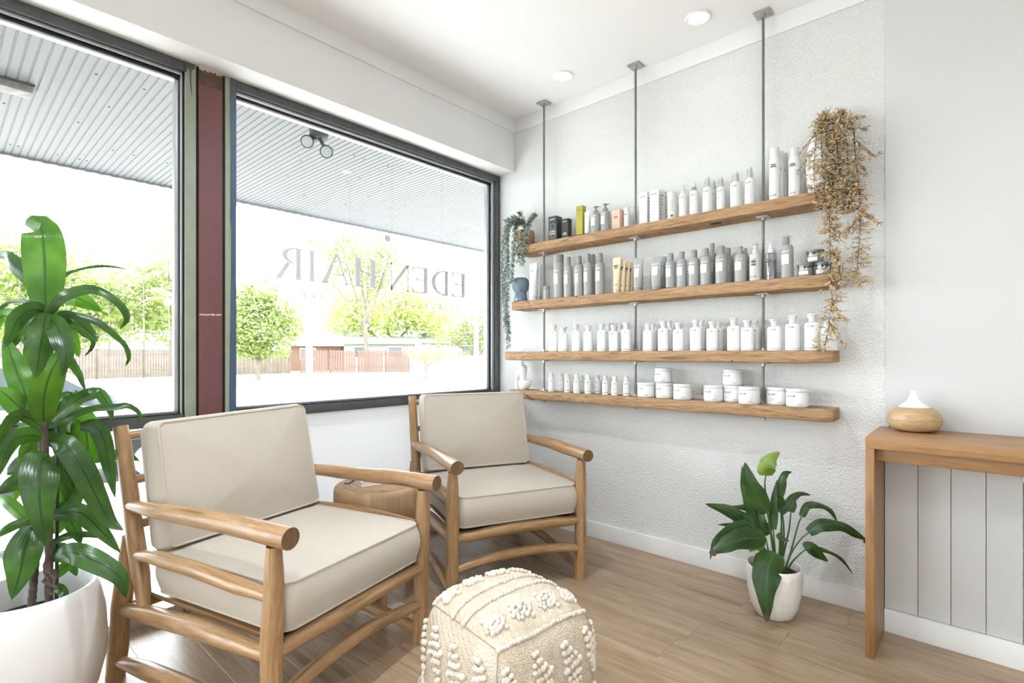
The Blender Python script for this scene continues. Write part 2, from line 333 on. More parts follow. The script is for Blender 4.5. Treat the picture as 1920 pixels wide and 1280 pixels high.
# painted mullion between the two bays
mu = thing('trim_3', None, None); struct(mu)
MB().box(-.24, -1.977, 0, -.150, -1.771, 2.3745).build('core', M['gasket'], mu)
MB().box(-.150, -1.976, 0, -.139, -1.934, 2.374).build('green_strip', M['green'], mu, bevel=.002)
MB().box(-.150, -1.924, 0, -.136, -1.829, 2.30).build('red_panel', M['red'], mu, bevel=.002)
MB().box(-.150, -1.924, 2.3005, -.137, -1.829, 2.366).build('primer_patch', M['redtop'], mu)
MB().box(-.150, -1.816, 0, -.139, -1.790, 2.374).build('green_strip', M['green'], mu, bevel=.002)
wv = []; rr = random.Random(5)
for i in range(61):
    z = 2.3*i/60; wv.append((-1.795+.006*mnoise.noise(Vector((0, 0, z*2.3)))+(.004*math.sin(z*5) if z < 1.7 else 0), z))
b = MB(); b.prism([(yy, z) for yy, z in wv] + [(-1.770, 2.3), (-1.770, 0)], -.1395, -.1365, 'x'); b.build('blue_paint', M['blue'], mu, smooth=0)
b = MB(); b.prism([(-1.796, 2.3), (-1.797, 2.374), (-1.770, 2.374), (-1.770, 2.3)], -.1395, -.1365, 'x'); b.build('charcoal_paint', M['frame'], mu, smooth=0)
dp = [(-1.977, 2.374), (-1.940, 2.374), (-1.937, 2.362), (-1.944, 2.350), (-1.952, 2.345), (-1.953, 2.30), (-1.949, 2.24), (-1.951, 2.238), (-1.956, 2.27), (-1.9585, 2.30), (-1.960, 2.346), (-1.966, 2.348), (-1.9685, 2.344), (-1.970, 2.33), (-1.977, 2.33)]
MB().prism(dp, -.1392, -.1378, 'x').build('paint_drip', M['frame'], mu, smooth=0)
b = MB()
for k in range(26):
    yy = -1.924+.0037*k; h = .004+.012*rr.random(); b.box(-.1372, yy, 2.374-h, -.1355, yy+.0036, 2.374)
b.build('chipped_edge', M['pink'], mu)
b = MB(); xx = -.1362
for k in range(9): b.box(xx, -1.922+k*.0098, 1.286+.004*mnoise.noise(Vector((k*.9, 0, 0)))+.0004*k, xx+.0012, -1.912+k*.0098, 1.292+.004*mnoise.noise(Vector((k*.9, 3, 0)))+.0004*k)
b.build('scratch', M['pink'], mu)

# ------------------------------------------------------------------ lettering on the glass (reads from the street, so it is mirrored from inside)
GX = -.1875
def letter(polys, y_right, width, z0, h, mat, parent, name='letter', thick=.0012):
    """polys in unit coordinates as the street reads them; x grows to the street reader's right"""
    b = MB()
    for poly in polys:
        b.prism([(y_right - p[0]*width, z0 + p[1]*h) for p in poly], GX, GX+thick, 'x')
    return b.build(name, mat, parent, smooth=0)
def stem(x0, x1, y0=0, y1=1, s=.05, ser=.035):
    return [(x0-s, y0), (x1+s, y0), (x1+s*.25, y0+ser), (x1, y0+ser*1.8), (x1, y1-ser*1.8), (x1+s*.25, y1-ser), (x1+s, y1), (x0-s, y1), (x0-s*.25, y1-ser), (x0, y1-ser*1.8), (x0, y0+ser*1.8), (x0-s*.25, y0+ser)]
def arc(cx, cy, rx, ry, a0, a1, n=18): return [(cx+rx*math.cos(a0+(a1-a0)*i/n), cy+ry*math.sin(a0+(a1-a0)*i/n)) for i in range(n+1)]
GE = [stem(.10, .34, s=.10), [(.34, .955), (.88, .955), (.94, .80), (1.0, .82), (.985, 1), (.34, 1)], [(.34, .495), (.68, .495), (.72, .43), (.77, .43), (.77, .61), (.72, .61), (.68, .54), (.34, .54)], [(.34, 0), (1.0, 0), (1.04, .2), (.98, .2), (.86, .045), (.34, .042)]]
GD = [stem(.08, .27, s=.08)] + [[o, p, q, r2] for o, p, q, r2 in zip(*(lambda A, B: (A[:-1], A[1:], B[1:], B[:-1]))(arc(.27, .5, .73, .5, -PI/2, PI/2, 22), arc(.27, .5, .52, .455, -PI/2, PI/2, 22)))]
GN = [[(.05, 0), (.11, 0), (.115, .96), (.05, 1)], [(-.02, 0), (.18, 0), (.11, .04), (.06, .04)], [(.0, 1), (.20, 1), (.92, .14), (.92, -.03), (.90, -.03), (.03, .965)], [(.87, 0), (.92, -.03), (.93, 1), (.87, 1)], [(.80, 1), (1.02, 1), (.93, .95), (.885, .95)]]
GH = [stem(.10, .30, s=.08), stem(.72, .92, s=.08), [(.30, .485), (.72, .485), (.72, .53), (.30, .53)]]
GA = [[(.44, 1.03), (.52, 1.03), (.98, .03), (.80, .03)], [(.70, 0), (1.08, 0), (.98, .04), (.80, .04)], [(.42, 1.03), (.48, .95), (.14, .03), (.085, .03)], [(.0, 0), (.22, 0), (.125, .045), (.095, .045)], [(.215, .30), (.70, .30), (.69, .345), (.225, .345)]]
GI = [stem(.25, .75, s=.22)]
GR = [stem(.10, .27, s=.08)] + [[o, p, q, r2] for o, p, q, r2 in zip(*(lambda A, B: (A[:-1], A[1:], B[1:], B[:-1]))(arc(.27, .75, .50, .25, -PI/2, PI/2, 20), arc(.27, .75, .31, .215, -PI/2, PI/2, 20)))] + [[(.46, .52), (.60, .54), (.97, .04), (1.06, 0), (.80, 0)]]
SIGN = thing('window_lettering', 'grey mirrored serif salon name with sun emblem stuck on the shopfront glass', 'sign', (0, 0, 0))
LZ, LH = 1.493, .161
spans = [('E', GE, -.288, -.413), ('D', GD, -.436, -.587), ('E', GE, -.605, -.737), ('N', GN, -.757, -.904), ('H', GH, -.984, -1.139), ('A', GA, -1.162, -1.327), ('I', GI, -1.357, -1.403), ('R', GR, -1.426, -1.57)]
for ch, g, a, c in spans: letter(g, a, a-c, LZ, LH, M['letter'], SIGN)
# the emblem: disc and thin rays
b = MB(); ey, ez = -.916, 1.794
b.prism([(ey+.0205*math.cos(k*PI/16), ez+.0205*math.sin(k*PI/16)) for k in range(32)], GX, GX+.0012, 'x')
for k in range(12):
    a = k*PI/6+.02; r0, r1 = .030, (.058 if k % 3 == 0 else .046); ca, sa = math.cos(a), math.sin(a); w2 = .0009
    b.prism([(ey+r0*ca-w2*sa, ez+r0*sa+w2*ca), (ey+r1*ca-w2*sa, ez+r1*sa+w2*ca), (ey+r1*ca+w2*sa, ez+r1*sa-w2*ca), (ey+r0*ca+w2*sa, ez+r0*sa-w2*ca)], GX, GX+.0012, 'x')
b.build('sun_emblem', M['letter'], SIGN, smooth=0)

_tc = {}
def textmesh(s):
    """flat mesh of a word in the built-in font, centred, 1 unit tall, in the xz plane facing -y"""
    if s not in _tc:
        cu = bpy.data.curves.new('word', 'FONT'); cu.body = s; cu.align_x = 'CENTER'; cu.align_y = 'BOTTOM_BASELINE'; cu.size = 1.38; cu.resolution_u = 2; cu.offset = .012
        o = bpy.data.objects.new('word', cu); COL.objects.link(o); bpy.context.view_layer.update()
        me = bpy.data.meshes.new_from_object(o.evaluated_get(bpy.context.evaluated_depsgraph_get()))
        _tc[s] = ([(v.co.x, v.co.y) for v in me.vertices], [tuple(p.vertices) for p in me.polygons])
        bpy.data.objects.remove(o); bpy.data.curves.remove(cu); bpy.data.meshes.remove(me)
    return _tc[s]
sub = 'HAIRDRESSERS WHO CARE'; n = len(sub)
for i, chh in enumerate(sub):
    if chh == ' ': continue
    vs, fs = textmesh(chh); yc = -.361-(1.426-.361)*i/(n-1); sz = .036
    MB().add([(GX, yc - x*sz, 1.400 + y*sz) for x, y in vs] + [(GX+.001, yc - x*sz, 1.400 + y*sz) for x, y in vs], [f for f in fs] + [tuple(k+len(vs) for k in f[::-1]) for f in fs]).build('small_letter', M['letter'], SIGN, smooth=0)

# ------------------------------------------------------------------ ceiling downlights: two in view, the rest added for fill
M['lens'] = emit('lit_lens', (1, .97, .93), LAMP_POWER)
M['ring'] = plain('white_ring', (.85, .85, .85), .4)
def downlight(x, y, label, z=CEIL, k_=1.0):
    d = thing('downlight', label, 'ceiling light', (x, y, z-.022), 0, 'ceiling downlights')
    MB().lathe([(.046, .0225), (.058, .0218), (.060, .017), (.054, .013), (.046, .016), (.046, .0225)], 32, cap=False).build('trim_ring', M['ring'], d)
    MB().lathe([(.0, .0165), (.044, .0165), (.0455, .020)], 32, cap=False).build('lens', M['lens'], d)
    sl = bpy.data.lights.new('downlight_beam', 'SPOT'); sl.energy = LAMP_WATT*k_; sl.spot_size = math.radians(145); sl.spot_blend = 1.0; sl.shadow_soft_size = .045; sl.color = (.86, .94, 1)
    so_ = bpy.data.objects.new('downlight_beam', sl); COL.objects.link(so_); so_.parent = d; so_.location = (0, 0, .012)
downlight(.600, -.253, 'lit round downlight above the left end of the shelves', k_=.018)
downlight(1.395, -.249, 'lit round downlight above the right end of the shelves', k_=.018)
names = ['nearest the window', 'in the middle of its row', 'towards the right wall', 'at the right wall']
for k, xx in enumerate((1.0, 2.15)): downlight(xx, (-1.45, -1.2)[k], 'added fill downlight over the space before the shelves, %s' % ('left one', 'right one')[k], k_=(1.5, .5)[k])  # unseen pair added to brighten the floor, chairs and lower wall
for r_, yy in enumerate((-2.9, -4.6)):  # out-of-view rows added as fill light for the room
    for k, xx in enumerate((.9, 2.4, 3.9, 5.3)):
        downlight(xx, yy, 'added fill downlight of the %s row behind the chairs, %s' % (('first', 'second')[r_], names[k]))

# ------------------------------------------------------------------ rod-hung timber shelves
SH = [(.130, 1.935, 1.820, .052), (.10, 1.935, 1.459, .055), (.035, 1.935, 1.131, .054), (.075, 1.935, .880, .055)]   # x0, x1, top, thickness
SD = .150
ords = ['top', 'second', 'third', 'bottom']
def slab(k, x0, x1, z1, th):
    rn = Vector((k*7.3, 1.7, 0)); n = 72; b = MB(); prof_n = 12; rings = []
    for i in range(n+1):
        t = i/n; x = x0+(x1-x0)*t
        e = min(1, min(t*n, (n-t*n))/1.2); sc = .90+.10*e
        w = .004*mnoise.noise(Vector((x*3.1, 0, 0))+rn); lo = .004*mnoise.noise(Vector((x*4.3, 5, 0))+rn)-.003*max(0, .25-t)*4
        yb, yf = -.004, -SD+w; zt, zb = z1, z1-th+lo; c = .006
        pr = [(yb, zb), (yb, zt), (yf+c, zt), (yf+c*.3, zt-c*.3), (yf, zt-c), (yf-.001, (zt+zb)/2), (yf, zb+c*1.6), (yf+c*.5, zb+c*.5), (yf+c*1.6, zb)]
        cy, cz = (yb+yf)/2, (zt+zb)/2
        rings.append([(x, cy+(p[0]-cy)*(sc if p[0] < -.01 else 1), (p[1] if abs(p[1]-zt) < 1e-6 else cz+(p[1]-cz)*sc)) for p in pr])
    m_ = len(rings[0]); vs = [p for r in rings for p in r]
    fs = [(i*m_+j, (i+1)*m_+j, (i+1)*m_+(j+1) % m_, i*m_+(j+1) % m_) for i in range(n) for j in range(m_)] + [tuple(range(m_)), tuple(range(n*m_+m_-1, n*m_-1, -1))]
    b.add([(p[0]-x0, p[1], p[2]-z1) for p in vs], fs)
    s = thing('wall_shelf', '%s of the four thick rough-sawn timber shelves on the white wall' % ords[k], 'shelf', (x0, 0, z1), 0, 'rough-sawn timber shelves')
    b.build('board', M['oak'], s, smooth=30)
    return s
shelves = [slab(k, *a) for k, a in enumerate(SH)]
def crack(k, pts, r=.0016):
    x0, x1, z1, th = SH[k]; MB().tube([(p[0]-x0, -SD-.0005+(p[2] if len(p) > 2 else 0), p[1]-z1) for p in pts], [r*.4]+[r]*(len(pts)-2)+[r*.3], 6).build('crack', M['dark'], shelves[k])
def cpx(k, pl, y=-.1515): return [(ony(u, v, y).x, ony(u, v, y).z) for u, v in pl]
crack(0, cpx(0, [(1052, 455), (1064, 447), (1080, 441), (1098, 438), (1116, 440), (1124, 444), (1128, 447)]))
crack(1, cpx(1, [(1200, 550), (1220, 545), (1240, 541), (1258, 538)]), .002)
crack(1, cpx(1, [(985, 563), (990, 567), (994, 572)]))
crack(3, cpx(3, [(981, 737), (988, 742), (996, 748), (1001, 750)]), .003)
for k, (u, v, r) in ((1, (1080, 556, .010)), (1, (1050, 566, .006)), (2, (1224, 668, .009)), (2, (1372, 676, .008)), (3, (1092, 753, .007)), (2, (1067, 671, .006)), (0, (1066, 456, .005))):
    p = ony(u, v, -.151); b = MB(); b.lathe([(0, .0012), (r*.45, .001), (r*.5, -.0005), (r, -.0012)], 14, [0, 0, 1], cap=False)
    b.v = [(x, -z-.0, y*.75) for x, y, z in b.v]; b.build('knot', [M['dark'], M['consolev']], shelves[k], loc=(p.x-SH[k][0], -SD+.0005, p.z-SH[k][2]))
# the dark hole under the top shelf
p = ony(1340, 423, -.10); b = MB(); b.lathe([(0, -.001), (.012, -.001), (.016, .002)], 10, cap=False); b.v = [(x*2.2, y, z) for x, y, z in b.v]; b.build('knot_hole', M['dark'], shelves[0], loc=(p.x-SH[0][0], -.085, -SH[0][3]-.001))
RX = [.312, .966, 1.636]
for k, rx in enumerate(RX):
    r = thing('threaded_rod', '%s steel rod hanging the shelves from the ceiling' % ('left', 'middle', 'right')[k], 'rod', (rx, -.070, 0), 0, 'steel shelf rods')
    MB().tube([(0, 0, SH[3][2]-SH[3][3]-.012), (0, 0, CEIL-.004)], .0062, 10).build('rod', M['steel'], r)
    MB().box(-.036, -.036, CEIL-.008, .036, .036, CEIL-.0005).build('ceiling_plate', M['zinc'], r, bevel=.003)
    MB().lathe([(.012, CEIL-.024), (.012, CEIL-.008)], 6).build('nut', M['zinc'], r)
    for (x0, x1, z1, th) in SH:
        MB().box(-.027, -.027, z1-th-.006, .027, .027, z1-th-.001).build('washer_plate', M['zinc'], r, bevel=.001)
        MB().lathe([(.011, z1-th-.018), (.011, z1-th-.006)], 6).build('nut', M['zinc'], r)
        MB().box(-.022, -.022, z1+.0005, .022, .022, z1+.004).build('washer_plate', M['zinc'], r, bevel=.001)
        MB().lathe([(.010, z1+.004), (.010, z1+.014)], 6).build('nut', M['zinc'], r)
# ------------------------------------------------------------------ teak branch armchairs
def branch(p0, p1, rads, seed, bow=(0, 0, 0), wob=.004, seg=14, n=16):
    p0, p1 = Vector(p0), Vector(p1); pts = []; rr_ = []
    for i in range(n+1):
        t = i/n; s = Vector((seed*3.1, 0, t*3)); w = math.sin(PI*t)
        q = p0.lerp(p1, t)+Vector(bow)*w+Vector((mnoise.noise(s), mnoise.noise(s+Vector((9, 0, 0))), mnoise.noise(s+Vector((0, 9, 0)))))*wob*min(1, w*2)
        k = t*(len(rads)-1); j = min(int(k), len(rads)-2); r = rads[j]+(rads[j+1]-rads[j])*(k-j)
        rr_.append(r*(1+.07*mnoise.noise(s*2.3+Vector((0, 0, 17))))); pts.append(q)
    b = MB(); b.tube(pts, rr_, seg, 0, 1)
    return b
def cushion(w, d, h, crown, n=18, side=.014, corner=.045, deform=None):
    """boxed cushion centred on the origin: crowned faces, bulging sides; returns cushion and piping builders"""
    def outline(k, m):      # rounded rectangle
        pts = []; per = m//4
        for q in range(4):
            cx = (w/2-corner)*(1, -1, -1, 1)[q]; cy = (d/2-corner)*(1, 1, -1, -1)[q]
            for i in range(per): a = q*PI/2+PI/2*i/(per-1); pts.append((cx+corner*math.cos(a), cy+corner*math.sin(a)))
        return pts
    m = 64; o = outline(0, m); b = MB(); rings = []; K = 9
    def dz(x, y): return max(0, 1-abs(2*x/w)**2.6)*max(0, 1-abs(2*y/d)**2.6)
    for s in (-1, 1):
        for k in range(K+1):
            f = k/K; f = f if s < 0 else 1-f; f = max(.02, f**.8)
            rings.append([(x*f, y*f, s*(h/2+crown*dz(x*f, y*f))) for x, y in o])
        if s < 0:
            for k in range(1, 6):
                t = k/6; bl = side*math.sin(PI*t); z = -h/2+h*t
                ring = []
                for x, y in o:
                    L = math.hypot(x, y); nx_ = x/w*2; ny_ = y/d*2; mx = max(abs(nx_), abs(ny_)); ring.append((x+bl*(nx_ if abs(nx_) > .8 else nx_*.3), y+bl*(ny_ if abs(ny_) > .8 else ny_*.3), z))
                rings.append(ring)
    F = deform or (lambda p: p)
    mm = len(o); vs = [F(p) for r in rings for p in r]
    fs = [(i*mm+j, i*mm+(j+1) % mm, (i+1)*mm+(j+1) % mm, (i+1)*mm+j) for i in range(len(rings)-1) for j in range(mm)] + [tuple(range(mm-1, -1, -1)), tuple((len(rings)-1)*mm+j for j in range(mm))]
    b.add(vs, fs)
    pipes = []
    for s in (-1, 1):
        loop = [F((x, y, s*h/2)) for x, y in o]; loop = [Vector(p) for i, p in enumerate(loop) if i == 0 or (Vector(p)-Vector(loop[i-1])).length > 1e-5]
        pb = MB(); pb.tube(loop+[loop[0], loop[1]], .0042, 6); pipes.append(pb)
    return b, pipes
TK = [M['teak'], M['teakend']]
def armchair(label, loc, ang, seed, bcush):
    """local axes: x to the sitter's left... y forward; arms end at y=0"""
    c = thing('armchair', label, 'armchair', (loc[0], loc[1], 0), ang-PI/2, 'teak armchairs by the window')
    k = [seed]
    def br(name, p0, p1, rads, bow=(0, 0, 0), wob=.004, **kw):
        k[0] += 1; return branch(p0, p1, rads, k[0], bow, wob, **kw).build(name, TK, c, smooth=40)
    for s in (-1, 1):
        X = s*.333
        br('leg', (X, -.075, 0), (X, -.062, .592), [.0285, .0285, .029, .030, .030, .029, .021])
        br('leg', (X, -.875, 0), (X, -.790, .50), [.030, .031, .030, .028, .020])
        br('back_post', (X*.985, -.700, .272), (X*.985, -.850, .868), [.020, .027, .027, .026, .024, .0225])
        br('armrest', (X, -.800, .606), (X, .004, .622), [.017, .024, .027, .028, .030, .0305, .0305], (0, 0, .006), .007)
        br('side_rail', (X, -.745, .448), (X, -.078, .450), [.017, .023, .024, .024, .023, .018], (0, 0, .010), .006)
        br('seat_rail', (X, -.835, .247), (X, -.085, .287), [.020, .029, .030, .029, .027, .021], (0, 0, .012), .007)
        br('lower_rail', (X, -.872, .058), (X, -.085, .050), [.018, .027, .026, .024, .019], (0, 0, .035), .008)
    br('front_rail', (.322, -.070, .290), (-.322, -.070, .290), [.020, .027, .028, .028, .027, .021], (0, 0, .012), .005)
    br('front_stretcher', (.322, -.070, .147), (-.322, -.070, .150), [.018, .022, .024, .023, .022, .018], (0, -.02, .028), .005)
    br('back_rail', (.325, -.79, .26), (-.325, -.79, .26), [.018, .024, .024, .018])
    for z, yy in ((.834, -.838), (.685, -.802), (.540, -.766)): br('back_slat', (.322, yy, z), (-.322, yy, z), [.015, .018, .018, .015], (0, 0, .004), .003)
    for s in (-1, 1): MB().box(s*.215, -.76, .296, s*.298, -.09, .312).build('seat_board', M['teak'], c, bevel=.003)
    for i in range(7):
        y0 = -.72+i*.092; MB().box(-.213, y0, .300, .213, y0+.05, .304).build('webbing_strap', M['black'], c)
    MB().box(-.29, -.108, .312, .29, -.092, .3275).build('front_lip', M['black'], c)
    # seat cushion
    b, pp = cushion(.612, .625, .132, .014)
    sc = b.build('seat_cushion', M['linen'], c, smooth=50, loc=(0, -.366, .402)); sc.rotation_euler = (math.radians(.6), 0, 0)
    for q in pp: q.build('piping', M['piping'], sc)
    # back cushion: made flat, then stood up and leaned against the slats
    def df(p):
        x, y, z = p; top = max(0, y/.215)
        sag = bcush['sag'](x/.3)*max(0, (y+.05)/.265)
        pl = 1-.16*max(0, abs(y)/.215)**3 - .10*max(0, abs(x)/.3)**3
        wr = .0030*mnoise.noise(Vector((x*14+seed, y*9, z*30)))*(1 if y > .05 else .3)
        return (x*(1+.02*(1-top)), y+sag+.004*math.sin(x*19+seed), z*pl+wr)
    b, pp = cushion(.60, .405, .130, .032, corner=.022, deform=df)
    bc = b.build('back_cushion', M['linen'], c, smooth=50, loc=(bcush.get('x', 0), bcush['y'], bcush.get('z', .673))); bc.rotation_euler = (math.radians(102), 0, math.radians(bcush.get('rz', 0)))
    for q in pp: q.build('piping', M['piping'], bc)
    return c
armchair('nearer teak branch armchair with oatmeal cushions, beside the tall white planter', (.938, -1.738), .2525, 11, dict(y=-.695, sag=lambda x: -.002*x-.009*math.cos(x*2.6)+.006*max(0, -x)**3, x=-.005))
armchair('farther teak branch armchair with oatmeal cushions, in front of the shelves', (.846, -.874), -.415, 53, dict(y=-.690, sag=lambda x: .016*(x*x)-.014-.002*x, x=.0))

# ------------------------------------------------------------------ stump side table and notebook
TB = (.335, -1.318)
tb = thing('stump_table', 'round teak stump side table between the two armchairs', 'side table', (TB[0], TB[1], 0))
prof = [(.0, .365), (.17, .365), (.196, .375), (.203, .40), (.204, .45), (.203, .498), (.200, .512), (.192, .519), (.10, .5205), (0, .5205)]
b = MB(); b.lathe(prof, 40, cap=False); b.v = [((x*(1+.02*mnoise.noise(Vector((x*6, y*6, 1))))), y*(1+.02*mnoise.noise(Vector((x*6, y*6, 4)))), z) for x, y, z in b.v]
b.build('top', M['stumpw'], tb, smooth=50)
b = MB()
for r in (.06, .10, .135, .16): b.tube([(r*math.cos(a*PI/20), r*math.sin(a*PI/20), .5195) for a in range(41)], .0012, 4)
b.build('growth_rings', M['teakend'], tb)
for k in range(3):
    a = -.56+k*2*PI/3; ca, sa = math.cos(a), math.sin(a)
    branch((ca*.175, sa*.175, 0), (ca*.125, sa*.125, .375), [.026, .030, .034, .036], 80+k).build('leg', TK, tb)
nb = thing('notebook', 'white notebook with navy spine and ribbon on the stump table', 'book', (.310, -1.335, .5218), math.radians(-12))
MB().box(-.055, -.078, .0, .055, .078, .0025).box(-.055, -.078, .0205, .055, .078, .023).build('cover', plain('white_book_cover', (.82, .83, .84), .4), nb, bevel=.001)
MB().box(-.052, -.076, .0025, .0535, .076, .0205).build('pages', plain('page_edges', (.70, .66, .62), .8, nz=.1, nscale=300), nb)
MB().box(-.0575, -.0785, .0, -.0545, .0785, .023).build('spine', plain('navy_cloth', (.02, .035, .06), .7), nb, bevel=.001)
MB().tube([(-.035, -.078, .012), (-.037, -.088, .010), (-.042, -.098, .0012), (-.052, -.118, .001)], .003, 6, flat=.25).build('ribbon', plain('navy_ribbon', (.02, .045, .09), .5), nb)

# ------------------------------------------------------------------ tufted cotton pouf
M['seam'] = plain('seam_thread', (.34, .27, .20), .9)
def cotton():
    m, nt, nd, lk, b = newmat('woven_cotton'); b.inputs['Roughness'].default_value = .95; b.inputs['Specular IOR Level'].default_value = .1
    mp = coords(nt, 'Object'); n = N(nt, 'ShaderNodeTexNoise', Scale=14.0, Detail=3.0); lk.new(mp.outputs[0], n.inputs['Vector'])
    r = ramp(nt, [(.3, (.56, .465, .355)), (.7, (.69, .60, .49))]); lk.new(n.outputs[0], r.inputs[0]); lk.new(r.outputs[0], b.inputs['Base Color'])
    w1 = N(nt, 'ShaderNodeTexWave', Scale=22.0, Distortion=1.5, wave_type='BANDS', bands_direction='DIAGONAL'); lk.new(mp.outputs[0], w1.inputs['Vector'])
    w2 = N(nt, 'ShaderNodeTexVoronoi', Scale=190.0); lk.new(mp.outputs[0], w2.inputs['Vector'])
    a = N(nt, 'ShaderNodeMath', operation='MULTIPLY_ADD'); a.inputs[1].default_value = .6; lk.new(w1.outputs[1], a.inputs[0]); lk.new(w2.outputs['Distance'], a.inputs[2]); bump(nt, a.outputs[0], .8, .004, b); return m
M['cotton'] = cotton()
M['yarn'] = plain('cream_yarn', (.74, .665, .57), .95, spec=.1, nz=.08, nscale=60, bmp=.8, bscale=300)
HS = (.218, .218, .203); PZ = .203; PP = 3.5
def psurf(face, u, v, off=0):
    """face: 't' top, 0..3 sides; u,v in -1..1 -> point on the puffed cube"""
    q = {'t': (u, v, 1), 0: (u, -1, v), 1: (1, u, v), 2: (-u, 1, v), 3: (-1, -u, v)}[face]
    d = sum(abs(x)**PP for x in q)**(1/PP); p = Vector((q[0]/d*HS[0], q[1]/d*HS[1], q[2]/d*HS[2])); nn = Vector([(abs(p[i])/HS[i])**(PP-1)*(1 if p[i] > 0 else -1)/HS[i] for i in range(3)]).normalized()
    if face == 't': p.z += .012*(1-u*u)*(1-v*v)
    return p+nn*off+Vector((0, 0, PZ)), nn
pf = thing('pouf', 'cream tufted cotton pouf with fringed lower edge on the timber floor', 'pouf', (1.345, -1.545, 0), math.radians(-9))
for fc in ('t', 0, 1, 2, 3):
    n = 18; vs = []; fs = []
    for i in range(n+1):
        for j in range(n+1): vs.append(psurf(fc, -1+2*i/n, -1+2*j/n)[0])
    for i in range(n):
        for j in range(n): fs.append((i*(n+1)+j, (i+1)*(n+1)+j, (i+1)*(n+1)+j+1, i*(n+1)+j+1))
    MB().add(vs, fs).build('panel', M['cotton'], pf, smooth=60)
prr = random.Random(4)
def bob(b, fc, u, v, r=.0075, st=1.0):
    p, nn = psurf(fc, u, v, r*.45); r *= prr.uniform(.85, 1.15); b.sphere(p, r, 7, 4)
def rope(fc, pts, step=.052, r=.0072, nm='tufted_rope'):
    b = MB(); pts = [Vector((p[0], p[1], 0)) for p in pts]; sp = catmull(pts, 60); L = 0; last = -1
    for i in range(1, len(sp)):
        L += (sp[i]-sp[i-1]).length
        if L-last > step: bob(b, fc, sp[i].x+prr.uniform(-.008, .008), sp[i].y+prr.uniform(-.008, .008), r); last = L
    tag(b.build(nm, M['yarn'], pf, smooth=60), kind='stuff')
def cluster(fc, cu, cv, w, h, r=.0078, rot=0):
    b = MB(); nx_, ny_ = 6, 7
    for j in range(ny_):
        f = 1-abs(j-(ny_-1)/2)/((ny_-1)/2)*.75; k = max(1, round(nx_*f))
        for i in range(k):
            du = (i-(k-1)/2)/nx_*w; dv = (j-(ny_-1)/2)/ny_*h; bob(b, fc, cu+du*math.cos(rot)-dv*math.sin(rot)+prr.uniform(-.012, .012), cv+du*math.sin(rot)+dv*math.cos(rot)+prr.uniform(-.014, .014), r)
    tag(b.build('bobble_diamond', M['yarn'], pf, smooth=60), kind='stuff')
for v in (-.98, -.14, .14, .98): rope('t', [(v*1.0, -1.0), (v+.02, -.4), (v-.02, .3), (v, 1.0)])
for cu in (-.56, .56):
    for cv in (-.68, -.22, .24, .70): cluster('t', cu, cv, .42, .40, rot=.5)
for fc in (0, 1, 2, 3):
    for i_, cu in enumerate((-.74, -.26, .24, .72)): cluster(fc, cu, .30+.05*(i_ % 2), .36, .80, r=.0086, rot=.30)
    rope(fc, [(-1, -.34), (-.3, -.32), (.3, -.34), (1, -.32)], .055, .0085)
    b = MB()
    for i in range(150):
        u = prr.uniform(-1, 1); p, nn = psurf(fc, u, -.36+prr.uniform(-.10, .02), .004); tdir = Vector((-nn.y, nn.x, 0)); pts = [p]; L = prr.uniform(.07, .125)
        for k in range(1, 5): pts.append(p+nn*(.006+.010*math.sin(k*.8)+prr.uniform(0, .005))+tdir*prr.uniform(-.006, .006)+Vector((0, 0, -L*k/4)))
        for q in pts: q.z = max(q.z, .003)
        b.tube(pts, [.0032, .003, .0028, .0025, .002], 4)
    tag(b.build('fringe', M['yarn'], pf, smooth=60), kind='stuff')
for a, c in ((0, 1), (1, 2), (2, 3), (3, 0)):
    pts = [psurf(a, .999, -.9+1.88*i/14, .0008)[0] for i in range(15)]; MB().tube(pts, .0013, 5).build('seam', M['seam'], pf)
MB().tube([psurf('t', *q, .001)[0] for q in [(-1+2*i/12, -.995) for i in range(13)]], .0013, 5).build('seam', M['seam'], pf)
MB().tube([psurf('t', *q, .001)[0] for q in [(.995, -1+2*i/12) for i in range(13)]], .0013, 5).build('seam', M['seam'], pf)

# ------------------------------------------------------------------ waterfall console with aroma diffuser
cs = thing('console_table', 'narrow timber console along the grey boarded wall at right', 'console table', (2.085, -.40, 0))
CT = .812
MB().box(0, 0, CT-.042, 1.55, .388, CT).build('top', M['console'], cs, bevel=.003)
MB().prism([(.0, .0), (.0275, .0), (.0275, .262), (.0262, .262), (.0262, .395), (.0, .395)], 0, CT-.042, 'z').build('leg', M['consolev'], cs, bevel=.002)
MB().prism([(1.515, .0), (1.55, .0), (1.55, .262), (1.515, .262)], 0, CT-.042, 'z').build('leg', M['consolev'], cs, bevel=.002)
MB().box(.0285, .040, CT-.090, 1.514, .075, CT-.0455).build('apron', M['console'], cs, bevel=.002)
df_ = thing('aroma_diffuser', 'light-wood aroma diffuser with frosted spout on the console table', 'diffuser', (2.206, -.105, CT+.001))
b = MB(); b.lathe([(0, 0), (.045, 0), (.062, .004), (.080, .017), (.0885, .036), (.0890, .045)], 40, cap=False); b.build('base', wood('diffuser_wood_lower', (.42, .27, .14), (.55, .38, .21), (.64, .48, .29), .4, 'x', scale=1.6, knots=False), df_, smooth=60)
b = MB(); b.lathe([(.0890, .0458), (.0875, .060), (.078, .078), (.064, .090), (.050, .095), (.046, .094)], 40, cap=False); b.build('cover', wood('diffuser_wood_upper', (.36, .22, .105), (.50, .335, .18), (.62, .455, .27), .4, 'x', scale=2.2, knots=False), df_, smooth=60)
b = MB(); b.lathe([(.050, .0945), (.046, .099), (.030, .112), (.018, .128), (.013, .146), (.0125, .158), (.0095, .159), (.0095, .15)], 32, cap=False); b.build('spout', plain('frosted_spout', (.86, .86, .86), .3), df_, smooth=60)
